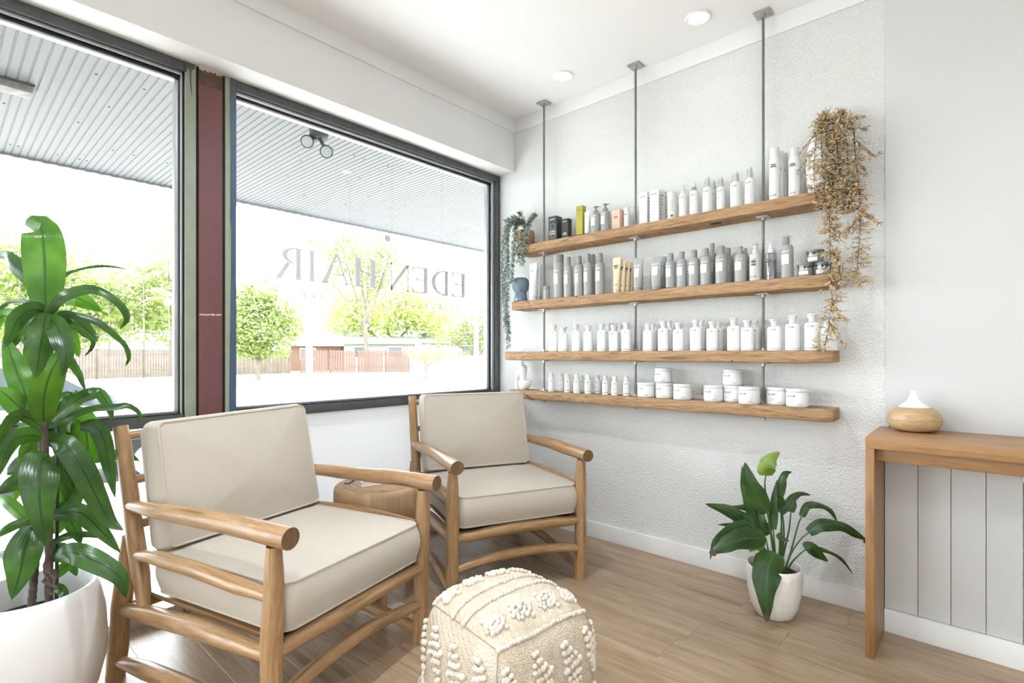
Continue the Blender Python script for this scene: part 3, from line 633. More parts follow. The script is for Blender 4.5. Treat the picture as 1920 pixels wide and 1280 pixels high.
b = MB(); b.tube([(2.118, -.04, CT+.002), (2.125, -.025, CT+.010), (2.150, -.02, CT+.004), (2.18, -.03, CT+.002)], .0018, 6)
tag(b.build('power_cable', M['black']), 'thin dark cable lying behind the aroma diffuser', 'cable')
so = thing('power_outlet', 'white power outlet on the grey boards under the console', 'outlet', (2.512, -.1205, .665))
MB().box(0, -.008, 0, .115, 0, .075).build('plate', M['ring'], so, bevel=.002)
for k in (0, 1): MB().box(.02+k*.055, -.0105, .042, .038+k*.055, -.0082, .066).build('switch', M['ring'], so, bevel=.001)
# ------------------------------------------------------------------ hair products on the shelves
M['wpl'] = plain('white_plastic', (.74, .74, .735), .32)
M['wpl2'] = plain('white_cap_plastic', (.70, .70, .70), .38)
M['gpl'] = plain('warm_grey_plastic', (.345, .345, .335), .38)
M['gpl2'] = plain('grey_cap_plastic', (.27, .27, .26), .45)
M['lgpl'] = plain('pale_grey_plastic', (.55, .55, .54), .4)
M['cream'] = plain('cream_tube', (.72, .60, .40), .4)
M['creamcap'] = plain('cream_cap', (.62, .50, .33), .4)
M['ink'] = plain('dark_ink', (.10, .10, .105), .6)
M['fine'] = plain('fine_print_grey', (.46, .46, .46), .7)
M['wink'] = plain('white_ink', (.82, .82, .82), .6)
M['wlabel'] = plain('white_label', (.85, .85, .845), .5)
M['blackbox'] = plain('black_carton', (.035, .035, .036), .45)
M['goldbox'] = plain('olive_gold_carton', (.40, .36, .045), .35, .25)
M['peach'] = plain('peach_carton', (.72, .46, .33), .5)
M['wbox'] = plain('white_carton', (.75, .75, .75), .5)
M['chrome'] = plain('grey_collar', (.30, .30, .30), .3, .7)
M['clear'] = panemat('clear_plastic', (.86, .87, .87), .10)
M['jarglass'] = panemat('smoked_glass', (.80, .80, .79), .10)
M['wax'] = plain('grey_wax', (.42, .42, .41), .6)
M['lid'] = plain('dark_metal_lid', (.24, .235, .225), .4, .3)
BAND = [plain('band_%s' % n, c, .5) for n, c in (('grey', (.35, .35, .36)), ('brown', (.16, .09, .07)), ('ochre', (.55, .42, .25)), ('mauve', (.42, .33, .33)), ('slate', (.22, .24, .28)))]
def wrapper(r, sy=1.0, e=.006):
    def W(x):
        x = max(-r*.97, min(r*.97, x)); a = math.asin(x/r); return (r+e)*math.sin(a), -(r+e)*sy*math.cos(a)
    return W
def pr_text(b, s, x, z, size, asp, W, mat=0):
    """size = letter height in widths"""
    vs, fs = textmesh(s); out = []
    for tx, ty in vs: X, Y = W(x+tx*size); out.append((X, Y, z+ty*size/asp))
    b.add(out, fs, mat)
def pr_bar(b, x0, x1, z0, z1, W, mat=0, n=6):
    vs = []; fs = []
    for i in range(n+1):
        X, Y = W(x0+(x1-x0)*i/n); vs += [(X, Y, z0), (X, Y, z1)]
    b.add(vs, [(2*i, 2*i+2, 2*i+3, 2*i+1) for i in range(n)], mat)
def pr_ring(b, cx, cz, r, asp, W, mat=0, th=.16):
    vs = []; n = 16
    for i in range(n):
        a = 2*PI*i/n
        for q in (r, r*(1-th)): X, Y = W(cx+q*math.cos(a)); vs.append((X, Y, cz+q*math.sin(a)/asp))
    b.add(vs, [(2*i, (2*i+2) % (2*n), (2*i+3) % (2*n), 2*i+1) for i in range(n)], mat)
def swash(b, x, z, size, asp, W, mat=0):      # the flick that ends the brand word
    pts = [(0, 0), (.45, .75), (.75, 1.15), (.85, 1.05), (.62, .55), (.95, .62), (.9, .52), (.45, .2)]
    vs = [(*W(x+p[0]*size), z+p[1]*size/asp) for p in pts]; b.add(vs, [(0, 1, 4, 7), (1, 2, 3, 4), (4, 5, 6, 7)], mat)
def logo(b, x, z, size, asp, W, mat=0):
    pr_text(b, 'KEUN', x-size*.45, z, size, asp, W, mat); swash(b, x+size*1.0, z, size*1.25, asp, W, mat)

PROTO = {}
def proto(kind, opt):
    key = (kind, opt)
    if key in PROTO: return PROTO[key]
    P = []                                                   # (name, mesh)
    def put(name, b, mats, smooth=40): P.append((name, b.mesh(name, mats, smooth)))
    if kind == 'care_bottle':
        asp = 2.45; sy = .66; W = wrapper(.5, sy); b = MB(); b.lathe([(0, 0), (.46, 0), (.495, .012), (.5, .03), (.5, .68), (.485, .715), (.43, .745), (.33, .762), (.22, .77), (.22, .79)], 28, sy=sy, cap=False); put('body', b, M['wpl'])
        b = MB(); b.lathe([(.225, .772), (.225, .865), (.26, .875), (.285, .94), (.325, .958), (.33, .992), (.31, 1.0), (0, 1.0)], 24, cap=False); put('cap', b, M['wpl2'])
        b = MB(); logo(b, -.06, .635, .105, asp, W); pr_text(b, 'CARE', -.10, .545, .06, asp, W, 1)
        for z, l in ((.475, .30), (.452, .36), (.425, .42), (.385, .34)): pr_bar(b, -.34, -.34+l, z, z+.009, W, 1)
        pr_bar(b, -.34, .22, .315, .319, W, 1); pr_bar(b, -.34, -.05, .105, .112, W, 1)
        if opt % 3 == 0: pr_ring(b, .17, .175, .085, asp, W, 1)
        put('print', b, [M['ink'], M['fine']])
        b = MB(); b.lathe([(.503, .055), (.503, .068)], 28, sy=sy, cap=False); put('colour_band', b, BAND[opt % 5])
    elif kind == 'travel_bottle':
        asp = 2.75; W = wrapper(.5); b = MB(); b.lathe([(0, 0), (.45, 0), (.5, .02), (.5, .64), (.47, .69), (.37, .725), (.34, .73)], 22, cap=False); put('body', b, M['wpl'])
        b = MB(); b.lathe([(.335, .715), (.33, .985), (.31, 1.0), (0, 1.0)], 20, cap=False); put('cap', b, M['wpl2'])
        b = MB(); logo(b, -.02, .585, .15, asp, W)
        for z, l in ((.50, .3), (.40, .42), (.37, .5), (.335, .42), (.28, .5)): pr_bar(b, -.3, -.3+l, z, z+.014, W, 1)
        if opt % 4 == 1: pr_ring(b, .16, .36, .13, asp, W, 1)
        put('print', b, [M['ink'], M['fine']]); b = MB(); b.lathe([(.505, .115), (.505, .140)], 22, cap=False); put('colour_band', b, BAND[opt % 5])
    elif kind == 'tub':
        asp = .92; W = wrapper(.5); b = MB(); b.lathe([(0, 0), (.46, 0), (.49, .03), (.495, .06), (.495, .74), (.475, .775), (.47, .80)], 36, cap=False); put('body', b, M['wpl'])
        b = MB(); b.lathe([(.465, .79), (.47, .84), (.50, .85), (.50, .975), (.485, 1.0), (0, 1.0)], 36, cap=False); put('lid', b, M['wpl2'])
        b = MB(); logo(b, -.15, .56, .085, asp, W); pr_text(b, 'CARE', -.16, .45, .05, asp, W, 1)
        for z, l in ((.36, .26), (.32, .30), (.275, .28), (.22, .2)): pr_bar(b, -.28, -.28+l, z, z+.016, W, 1)
        if opt % 3 == 1: pr_ring(b, .24, .34, .07, asp, W, 1)
        pr_bar(b, .12, .32, .155, .178, W, 0); put('print', b, [M['ink'], M['fine']])
        b = MB(); b.lathe([(.498, .06), (.498, .085)], 36, cap=False); put('colour_band', b, BAND[opt % 5])
    elif kind in ('styling_can', 'wide_can', 'mousse_can', 'mist_bottle'):
        asp = 3.5; W = wrapper(.5); wide = kind == 'wide_can'; sh = .70
        b = MB(); b.lathe([(0, 0), (.47, 0), (.5, .012), (.5, .80 if wide else sh)] + ([(.48, .815)] if wide else [(.49, sh+.025), (.45, sh+.055), (.36, sh+.082), (.28, sh+.095), (.27, sh+.10)]), 26, cap=False); put('body', b, M['gpl'])
        b = MB()
        if wide: b.lathe([(.485, .805), (.5, .815), (.5, .985), (.48, 1.0), (0, 1.0)], 26, cap=False); put('cap', b, M['gpl2'])
        elif kind == 'mousse_can':
            b.lathe([(.20, .79), (.20, .93), (.15, .98), (0, .98)], 18, cap=False); put('nozzle', b, M['gpl2']); b = MB(); b.lathe([(.36, .79), (.37, .80), (.36, .99), (.33, 1.0), (0, 1.0)], 22, cap=False); put('clear_cover', b, M['clear'])
        elif kind == 'mist_bottle': b.lathe([(.27, .79), (.30, .80), (.30, .86), (.20, .87), (.20, .98), (.17, 1.0), (0, 1.0)], 22, cap=False); put('spray_head', b, M['gpl2'])
        else: b.lathe([(.275, .79), (.29, .80), (.28, .985), (.26, 1.0), (0, 1.0)], 22, cap=False); put('cap', b, M['gpl2'])
        b = MB(); pr_bar(b, -.40, .20, .33, .56, W, 0, 8); logo(b, -.04, .605, .14, asp, W, 1); put('label', b, [M['wlabel'], M['wink']])
        W2 = wrapper(.5, 1, .012); b = MB(); pr_text(b, 'STYLE', -.18, .515, .07, asp, W2)
        for z, l in ((.455, .3), (.43, .34), (.405, .28)): pr_bar(b, -.3, -.3+l, z, z+.008, W2)
        put('fine_print', b, M['fine'])
    elif kind == 'plain_can':
        asp = 4.0; W = wrapper(.5); b = MB(); b.lathe([(0, 0), (.47, 0), (.5, .012), (.5, .765), (.48, .79), (.40, .81)], 26, cap=False); put('body', b, M['wpl'])
        b = MB(); b.lathe([(.415, .80), (.42, .81), (.41, .985), (.39, 1.0), (0, 1.0)], 24, cap=False); put('cap', b, M['wpl2'])
        b = MB(); pr_bar(b, -.3, .25, .62, .645, W); pr_bar(b, -.25, .2, .655, .68, W); pr_bar(b, -.2, .15, .595, .603, W, 1); put('print', b, [M['ink'], M['fine']]); b = MB(); logo(b, -.03, .075, .13, asp, W); put('logo', b, M['ink'])
    elif kind == 'spray_bottle':
        asp = 3.1; W = wrapper(.5); b = MB(); b.lathe([(0, 0), (.47, 0), (.5, .012), (.5, .60), (.48, .645), (.40, .685), (.28, .705), (.22, .71)], 26, cap=False); put('body', b, M['wpl'])
        b = MB(); b.lathe([(.25, .70), (.25, .80), (.17, .815), (.155, .93), (.13, .95), (.11, 1.0), (0, 1.0)], 20, cap=False); put('spray_head', b, M['wpl2'])
        b = MB(); b.lathe([(.30, .71), (.30, .83), (.26, .93), (.20, .955)], 20, cap=False); put('clear_cover', b, M['clear'])
        b = MB(); logo(b, -.02, .555, .12, asp, W)
        for z, l in ((.48, .22), (.40, .40), (.375, .46), (.35, .42), (.31, .3)): pr_bar(b, -.32, -.32+l, z, z+.010, W, 1)
        pr_bar(b, -.32, .3, .05, .056, W, 1)
        if opt % 2: pr_ring(b, .2, .22, .13, asp, W, 1)
        put('print', b, [M['ink'], M['fine']])
    elif kind in ('white_pump', 'grey_pump', 'collar_pump', 'pale_pump'):
        asp = 3.0; W = wrapper(.5); g = kind == 'grey_pump'; mb = {'grey_pump': 'gpl', 'pale_pump': 'lgpl'}.get(kind, 'wpl'); mc = {'grey_pump': 'gpl2', 'pale_pump': 'lgpl'}.get(kind, 'wpl2')
        sh = [(.5, .66), (.48, .70), (.38, .735), (.26, .75)] if kind != 'pale_pump' else [(.5, .68), (.48, .70), (.30, .705)]
        b = MB(); b.lathe([(0, 0), (.47, 0), (.5, .012)]+sh, 26, cap=False); put('body', b, M[mb])
        b = MB(); b.lathe([(.28, .735 if kind != 'pale_pump' else .70), (.28, .83), (.20, .85), (.20, .94)] if kind == 'pale_pump' else [(.27, .74), (.27, .83), (.12, .85), (.12, .94)], 20, cap=False); put('collar', b, M['chrome'] if kind == 'collar_pump' else M[mc])
        b = MB(); b.lathe([(.11, .92), (.11, .955), (.24, .962), (.24, .99), (.20, 1.0), (0, 1.0)], 18, cap=False)
        if kind == 'collar_pump': b = MB(); b.lathe([(.11, .84), (.16, .86), (.15, .97), (.11, 1.0), (0, 1.0)], 18, cap=False)
        else: b.prism([(0, .968), (.52, .958), (.52, .974), (0, .994)], -.075, .075, 'y')
        put('pump_head', b, M[mc])
        b = MB()
        if g:
            pr_bar(b, -.40, .15, .27, .56, W, 0, 8); logo(b, -.05, .60, .13, asp, W, 0); put('label', b, M['wlabel']); W2 = wrapper(.5, 1, .012); b = MB()
            for z, l in ((.50, .3), (.44, .34), (.41, .28)): pr_bar(b, -.33, -.33+l, z, z+.010, W2)
            put('fine_print', b, M['fine'])
            b = MB(); pr_bar(b, -.40, .15, .215, .235, W, 0, 8); put('colour_band', b, plain('band_dusty_red', (.35, .10, .09), .5) if opt == 0 else BAND[4])
        else:
            logo(b, -.04, .57 if kind != 'pale_pump' else .09, .12, asp, W)
            if kind == 'pale_pump': pr_bar(b, -.26, .22, .56, .57, W); pr_bar(b, -.22, .18, .47, .535, W); pr_bar(b, -.22, .18, .395, .45, W)
            for z, l in ((.49, .22), (.42, .40), (.39, .46), (.36, .42)): 
                if kind != 'pale_pump': pr_bar(b, -.32, -.32+l, z, z+.011, W, 1)
            pr_bar(b, -.3, .25, .05, .056, W, 1); put('print', b, [M['ink'], M['fine']])
    elif kind.endswith('tube'):
        asp = 2.9; mats = {'white_tube': ('wpl', 'wpl2'), 'grey_tube': ('gpl', 'gpl2'), 'cream_tube': ('cream', 'creamcap')}[kind]
        n = 24; b = MB(); vs = []; fs = []; R = 12
        for i in range(R+1):
            t = i/R; z = .10+.90*t; rx = .40+.10*t; ry = .38*(1-t**1.4)+.012
            for k in range(n): a = 2*PI*k/n; vs.append((rx*math.cos(a), ry*math.sin(a), z))
        fs = [(i*n+k, i*n+(k+1) % n, (i+1)*n+(k+1) % n, (i+1)*n+k) for i in range(R) for k in range(n)]+[tuple(R*n+k for k in range(n))]; b.add(vs, fs); put('body', b, M[mats[0]])
        b = MB(); b.lathe([(0, 0), (.34, 0), (.36, .01), (.37, .095), (.33, .105)], n, cap=False); put('cap', b, M[mats[1]])
        b = MB(); W = lambda x: (x, -.40)
        def Wz(z): 
            t = (z-.1)/.9; return lambda x: (x, -((.38*(1-t**1.4)+.012)*math.sqrt(max(0, 1-(x/(.40+.10*t))**2))+.012))
        def patch(x0, x1, z0, z1, mi, e=0):
            n2 = 8; vs = []
            for j in range(n2+1):
                for i in range(n2+1): z = z0+(z1-z0)*j/n2; X, Y = Wz(z)(x0+(x1-x0)*i/n2); vs.append((X, Y-e, z))
            b.add(vs, [(j*(n2+1)+i, j*(n2+1)+i+1, (j+1)*(n2+1)+i+1, (j+1)*(n2+1)+i) for j in range(n2) for i in range(n2)], mi)
        if kind == 'grey_tube':
            patch(-.30, .16, .42, .68, 0); logo(b, -.05, .735, .13, asp, Wz(.75), 0)
            for z, l in ((.60, .3), (.55, .34), (.50, .2)): patch(-.26, -.26+l, z, z+.012, 1, .004)
            put('label', b, [M['wlabel'], M['fine']])
        elif kind == 'cream_tube':
            patch(-.32, .22, .74, .79, 0); patch(-.28, .18, .69, .725, 0); logo(b, -.05, .20, .13, asp, Wz(.2), 0); put('print', b, [M['ink'], M['fine']])
        else:
            logo(b, -.05, .76, .10, asp, Wz(.77), 0)
            for z, l in ((.70, .2), (.62, .35), (.59, .4), (.56, .3)): patch(-.30, -.30+l, z, z+.010, 1)
            put('print', b, [M['ink'], M['fine']])
    elif kind.endswith('carton'):
        asp = 2.3; m = {'black_carton': 'blackbox', 'small_black_carton': 'blackbox', 'gold_carton': 'goldbox', 'peach_carton': 'peach', 'white_carton': 'wbox'}[kind]; W = lambda x: (x, -.507)
        b = MB(); b.box(-.5, -.5, 0, .5, .5, 1); P.append(('box', b.mesh('box', M[m], 30, .012, 1)))
        b = MB(); lite = m == 'blackbox'
        logo(b, -.05, .84 if not kind == 'peach_carton' else .13, .13, asp, W, 0)
        if kind == 'black_carton':
            pr_ring(b, .02, .56, .30, asp, W, 1, .08); pr_text(b, 'BOND', .0, .33, .17, asp, W); pr_text(b, 'FUSION', .0, .235, .15, asp, W); pr_ring(b, .02, .20, .26, asp, W, 1, .08)
        elif kind == 'small_black_carton': pr_text(b, 'FUSION', 0, .20, .13, asp, W); pr_bar(b, -.25, .25, .28, .31, W)
        elif kind == 'peach_carton': pr_bar(b, -.25, .25, .64, .68, W); pr_bar(b, -.2, .2, .58, .62, W); pr_bar(b, -.3, .3, .72, .727, W, 1)
        else:
            for z, l in ((.72, .2), (.62, .5), (.585, .6), (.55, .45), (.07, .8)): pr_bar(b, -.35, -.35+l, z, z+.010, W, 1)
        put('print', b, [M['wink'] if lite else M['ink'], M['fine']])
        if kind in ('white_carton', 'gold_carton'):
            b = MB(); ln = 8
            for i in range(ln):
                z = .10+.78*i/ln; b.add([(.507, -.42, z), (.507, .42, z), (.507, .42, z+.06), (.507, -.42, z+.06)], [(0, 1, 2, 3)])
            put('side_print', b, M['fine'] if kind == 'white_carton' else M['goldbox'])
    elif kind == 'round_canister':
        W = wrapper(.5); asp = 2.4; b = MB(); b.lathe([(0, 0), (.49, 0), (.5, .012), (.5, .80)], 28, cap=False); put('body', b, M['wpl']); b = MB(); b.lathe([(.49, .80), (.5, .81), (.5, .975), (.47, 1), (0, 1)], 28, cap=False); put('lid', b, M['wpl2'])
        b = MB(); pr_bar(b, -.42, .42, .30, .72, W, 1, 10); pr_bar(b, -.35, -.05, .13, .155, W); pr_bar(b, .1, .35, .10, .18, W); put('print', b, [M['ink'], plain('grey_print_block', (.62, .62, .61), .6)])
    elif kind == 'small_grey_jar':
        b = MB(); b.lathe([(0, 0), (.48, 0), (.5, .03), (.5, .70)], 26, cap=False); put('body', b, M['gpl']); b = MB(); b.lathe([(.48, .70), (.5, .72), (.5, .97), (.47, 1), (0, 1)], 26, cap=False); put('lid', b, M['gpl2'])
    elif kind == 'candle_jar':
        W = wrapper(.5); asp = .8; b = MB(); b.lathe([(0, 0), (.47, 0), (.5, .04), (.5, .80)], 32, cap=False); put('glass', b, M['jarglass']); b = MB(); b.lathe([(0, .04), (.46, .04), (.46, .62), (0, .62)], 28, cap=False); put('wax', b, M['wax'])
        b = MB(); b.lathe([(.50, .80), (.53, .81), (.53, .87), (.49, .88), (.50, .90), (.54, .91), (.54, .975), (.50, 1.0), (0, 1.0)], 32, cap=False); put('lid', b, M['lid'])
        b = MB(); pr_bar(b, -.34, .24, .14, .42, W, 0, 8); logo(b, -.02, .50, .08, asp, W, 0); put('label', b, M['wlabel'])
    elif kind == 'clear_spray':
        W = wrapper(.5); asp = 3; b = MB(); b.lathe([(0, 0), (.47, 0), (.5, .012), (.5, .70), (.44, .72), (.25, .725)], 26, cap=False); put('bottle', b, M['clear']); b = MB(); b.lathe([(0, .02), (.44, .02), (.44, .52), (0, .52)], 24, cap=False); put('liquid', b, panemat('clear_liquid', (.80, .81, .81), .06))
        b = MB(); b.lathe([(.27, .72), (.27, .82), (.17, .84), (.16, .95), (.13, 1), (0, 1)], 20, cap=False); put('spray_head', b, M['wpl2']); b = MB(); b.tube([(0, 0, .05), (0, 0, .72)], .02, 6); put('dip_tube', b, M['wpl2'])
        b = MB(); pr_bar(b, -.2, .2, .52, .56, W); pr_bar(b, -.2, .2, .46, .50, W); pr_bar(b, -.3, .3, .585, .592, W); logo(b, -.05, .08, .11, asp, W); put('print', b, M['ink'])
    PROTO[key] = P; return P

DESC = {  # kind: (object name, noun for the label, category)
 'care_bottle': ('shampoo_bottle', 'white flared-cap bottles', 'bottle'), 'travel_bottle': ('travel_bottle', 'small white travel bottles', 'bottle'), 'tub': ('hair_mask_tub', 'white round tubs', 'tub'),
 'styling_can': ('styling_bottle', 'grey styling bottles', 'bottle'), 'wide_can': ('hairspray_can', 'tall grey can with a full-width cap', 'can'), 'mousse_can': ('mousse_can', 'tall grey can under a clear cover', 'can'), 'mist_bottle': ('mist_bottle', 'grey bottles with spray tops', 'bottle'),
 'plain_can': ('dry_shampoo_can', 'white aerosol cans', 'can'), 'spray_bottle': ('spray_bottle', 'white spray bottles', 'bottle'), 'white_pump': ('pump_bottle', 'white pump bottle', 'bottle'), 'grey_pump': ('pump_bottle', 'grey pump bottles', 'bottle'), 'collar_pump': ('serum_bottle', 'white dropper bottle with a grey collar', 'bottle'), 'pale_pump': ('pump_bottle', 'pale grey pump bottle', 'bottle'),
 'white_tube': ('lotion_tube', 'white squeeze tubes', 'tube'), 'grey_tube': ('styling_tube', 'grey squeeze tubes', 'tube'), 'cream_tube': ('sun_tube', 'cream-coloured squeeze tubes', 'tube'),
 'black_carton': ('black_carton', 'larger black carton with a ring printed on it', 'box'), 'small_black_carton': ('black_carton', 'smaller plain black carton', 'box'), 'gold_carton': ('gold_carton', 'tall olive gold carton', 'box'), 'peach_carton': ('peach_carton', 'peach carton', 'box'), 'white_carton': ('white_carton', 'tall white cartons', 'box'),
 'round_canister': ('round_canister', 'white round canister', 'canister'), 'small_grey_jar': ('small_jar', 'small grey lidded jar', 'jar'), 'candle_jar': ('candle_jar', 'smoked glass jars with dark lids', 'jar'), 'clear_spray': ('spray_bottle', 'clear spray bottle with liquid', 'bottle')}
YF_, YB_, YM_ = -.105, -.040, -.072
ITEMS = [  # kind, u0, u1, vtop, shelf, y, vbottom or None, depth ratio
 ('black_carton', 1028, 1054, 407, 0, -.10, None), ('small_black_carton', 1053, 1072, 411, 0, -.085, None), ('gold_carton', 1080, 1099, 387, 0, -.09, None), ('white_tube', 1095, 1107, 397, 0, -.105, None),
 ('grey_pump', 1108, 1126, 387, 0, YF_, None), ('grey_pump', 1126, 1144, 382, 0, -.09, None), ('peach_carton', 1147, 1170, 395, 0, -.09, None), ('plain_can', 1170, 1181, 389, 0, -.09, None),
 ('white_carton', 1198, 1220, 362, 0, -.09, None), ('white_carton', 1217, 1242, 357, 0, -.10, None), ('white_carton', 1236, 1251, 360, 0, -.05, None), ('round_canister', 1251, 1268, 361, 0, -.09, None), ('white_pump', 1273, 1288, 346, 0, -.1, None), ('collar_pump', 1293, 1310, 341, 0, -.1, None),
 ('spray_bottle', 1317, 1336, 331, 0, -.105, None), ('spray_bottle', 1331, 1345, 336, 0, YB_, None), ('spray_bottle', 1343, 1360, 331, 0, -.09, None), ('spray_bottle', 1369, 1390, 321, 0, -.105, None), ('spray_bottle', 1396, 1416, 313, 0, -.1, None),
 ('plain_can', 1442, 1463, 278, 0, -.105, None), ('plain_can', 1455, 1471, 284, 0, -.065, None), ('plain_can', 1463, 1478, 288, 0, -.035, None), ('plain_can', 1478, 1500, 278, 0, -.09, None),
 ('white_tube', 990, 1010, 492, 1, -.105, None), ('white_tube', 1001, 1015, 494, 1, -.07, None), ('white_tube', 1006, 1018, 496, 1, -.038, None), ('small_grey_jar', 1019, 1031, 536, 1, -.12, None),
 ('wide_can', 1038, 1057, 478, 1, -.10, None), ('styling_can', 1057, 1074, 482, 1, -.105, None), ('styling_can', 1077, 1094, 480, 1, -.105, None), ('styling_can', 1094, 1111, 476, 1, -.1, None), ('styling_can', 1105, 1119, 477, 1, -.04, None), ('styling_can', 1116, 1134, 475, 1, -.1, None),
 ('cream_tube', 1148, 1165, 483, 1, -.11, None), ('cream_tube', 1160, 1174, 487, 1, -.085, None), ('cream_tube', 1170, 1182, 489, 1, -.06, None), ('cream_tube', 1177, 1188, 491, 1, -.035, None),
 ('grey_tube', 1186, 1208, 483, 1, -.11, None), ('grey_tube', 1219, 1243, 480, 1, -.11, None), ('grey_tube', 1233, 1251, 481, 1, -.06, None),
 ('styling_can', 1248, 1267, 475, 1, -.11, None), ('styling_can', 1269, 1288, 472, 1, -.11, None), ('styling_can', 1291, 1312, 469, 1, -.11, None), ('styling_can', 1313, 1334, 466, 1, -.11, None), ('styling_can', 1328, 1343, 456, 1, -.04, None), ('styling_can', 1341, 1365, 462, 1, -.105, None), ('styling_can', 1357, 1374, 465, 1, -.04, None), ('mist_bottle', 1377, 1400, 462, 1, -.105, None), ('mist_bottle', 1391, 1405, 465, 1, -.04, None),
 ('pale_pump', 1405, 1428, 456, 1, -.105, None), ('clear_spray', 1434, 1457, 455, 1, -.09, None), ('mousse_can', 1464, 1488, 443, 1, -.1, None),
 ('candle_jar', 1495, 1527, 493, 1, -.095, 516), ('candle_jar', 1512, 1545, 467, 1, -.085, 493), ('candle_jar', 1528, 1560, 489, 1, -.09, 514)]
for a in ((1029, 1047, 609, 0), (1046, 1066, 613, 0), (1071, 1089, 608, 0), (1093, 1112, 610, 0), (1119, 1137, 606, 0), (1133, 1148, 606, 1), (1141, 1160, 609, 0), (1155, 1170, 609, 1), (1164, 1184, 604, 0), (1205, 1225, 607, 0), (1217, 1232, 607, 1), (1233, 1254, 602, 0), (1247, 1263, 602, 1), (1261, 1283, 605, 0), (1293, 1316, 599, 0), (1307, 1324, 599, 1), (1324, 1347, 602, 0), (1339, 1356, 603, 1), (1363, 1388, 596, 0), (1389, 1414, 600, 0), (1407, 1425, 600, 1), (1438, 1466, 598, 0), (1472, 1500, 591, 0), (1508, 1538, 588, 0)):
    ITEMS.append(('care_bottle', a[0], a[1], a[2], 2, (-.115, -.045)[a[3]], None))
for a in ((1028, 1040, 700, 0), (1047, 1058, 700, 1), (1058, 1070, 701, 0), (1075, 1088, 701, 0), (1086, 1095, 703, 1), (1096, 1109, 702, 0), (1114, 1127, 703, 1), (1129, 1141, 704, 0), (1146, 1159, 705, 0), (1168, 1181, 705, 0)):
    ITEMS.append(('travel_bottle', a[0], a[1], a[2], 3, (-.115, -.05)[a[3]] if a[0] != 1168 else -.10, None))
ITEMS += [('tub', 1195, 1228, 720, 3, -.095, None), ('tub', 1229, 1261, 719, 3, -.08, None), ('tub', 1227, 1260, 690, 3, -.08, 720), ('tub', 1262, 1297, 722, 3, -.105, None), ('tub', 1319, 1356, 726, 3, -.10, None), ('tub', 1356, 1393, 724, 3, -.065, None), ('tub', 1355, 1393, 692, 3, -.065, 725), ('tub', 1384, 1425, 726, 3, -.112, None), ('tub', 1437, 1480, 726, 3, -.062, None), ('tub', 1473, 1517, 730, 3, -.112, None)]
NUM = ['first', 'second', 'third', 'fourth', 'fifth', 'sixth', 'seventh', 'eighth', 'ninth', 'tenth', 'eleventh', 'twelfth', 'thirteenth', 'fourteenth', 'fifteenth', 'sixteenth', 'seventeenth', 'eighteenth', 'nineteenth', 'twentieth']
groups = {}
for it in ITEMS: groups.setdefault((it[0], it[4], it[5] > -.066 and it[0] not in ('tub', 'white_tube', 'cream_tube', 'plain_can', 'white_carton')), []).append(it)
irr = random.Random(21)
for (kind, sh, back), lst in groups.items():
    name, noun, cat = DESC[kind]; lst.sort(key=lambda i: i[1]+i[2]*.0)
    for n_, it in enumerate(lst):
        _, u0, u1, vt, s_, y_, vb = it; uc = (u0+u1)/2; px = ony(uc, vt, y_); dist = (px-CAM).dot(FW); ca = 1/math.hypot(1, (uc-960)/FPX)
        z0 = SH[s_][2]+.0008; z1 = px.z
        stack = None
        if kind == 'tub' and vb: z0 = None
        w = (u1-u0)*dist*ca/FPX
        d = w; rz = irr.uniform(-.06, .06)
        if kind.endswith('carton'): w *= .74; d = w*(.9 if 'white' not in kind else .8); rz = irr.uniform(-.02, .08)
        if kind in ('care_bottle',): w *= 1.03
        if z0 is None: z0 = TUBTOP+.001; z1 = max(z1, z0+.06)
        if kind == 'candle_jar':
            if vb == 493: z0 = CANTOP+.0012
            else: CANTOP = z1 = SH[s_][2]+.058; px.z = z1
            if vb == 493: z1 = z0+.057
        if kind == 'tub' and not vb: z1 = z0+(.080 if u0 < 1300 else .081); TUBTOP = z1
        if kind == 'tub' and vb: z1 = z0+.078
        sing = noun.replace('bottles', 'bottle').replace('tubes', 'tube').replace('cans', 'can').replace('tubs', 'tub').replace('cartons', 'carton').replace('jars', 'jar').replace('with spray tops', 'with a spray top'); where = 'on the %s shelf' % ords[sh]
        if kind == 'tub' and vb: lab = '%s white tub stacked on top of another on the bottom shelf' % ('left' if u0 < 1300 else 'right')
        elif kind == 'candle_jar': lab = {1495: 'left lower', 1512: 'upper stacked', 1528: 'right lower'}[u0] + ' smoked glass jar with dark lid on the second shelf'
        elif len(lst) == 1: lab = '%s %s%s' % (sing, 'half hidden in the back row ' if back else '', where)
        elif kind == 'tub': t_n = sum(1 for q in lst[:n_] if not q[6]); lab = '%s white round tub from the left, standing on the bottom shelf' % NUM[t_n]
        else: lab = '%s %s from the left, %s%s' % (NUM[n_], sing, 'back row ' if back else ('front row ' if kind in ('care_bottle', 'styling_can', 'travel_bottle', 'spray_bottle') else ''), where)
        o = thing(name, lab, cat, (px.x, y_, z0), rz, '%s on the %s shelf' % (noun, ords[sh]) if len(lst) > 1 else None)
        o.scale = (w, d, z1-z0)
        for pn, me in proto(kind, (n_ if kind in ('care_bottle', 'travel_bottle', 'tub', 'spray_bottle', 'grey_pump') else 0) + (2 if back else 0)): link(pn, me, o)
# white tube-shaped carton at the right end of the third shelf
p = ony(1556, 655, -.10); o = thing('folded_carton', 'white wedge-shaped carton at the right end of the third shelf', 'box', (p.x, -.10, SH[2][2]+.0008))
MB().prism([(-.031, 0), (.031, 0), (.030, .085), (.012, .135), (-.012, .135), (-.030, .085)], -.022, .022, 'y').build('box', M['wbox'], o, bevel=.002)
b = MB(); pr_ring(b, -.006, .075, .012, 1, lambda x: (x, -.0228)); put_ = b.build('print', M['fine'], o)
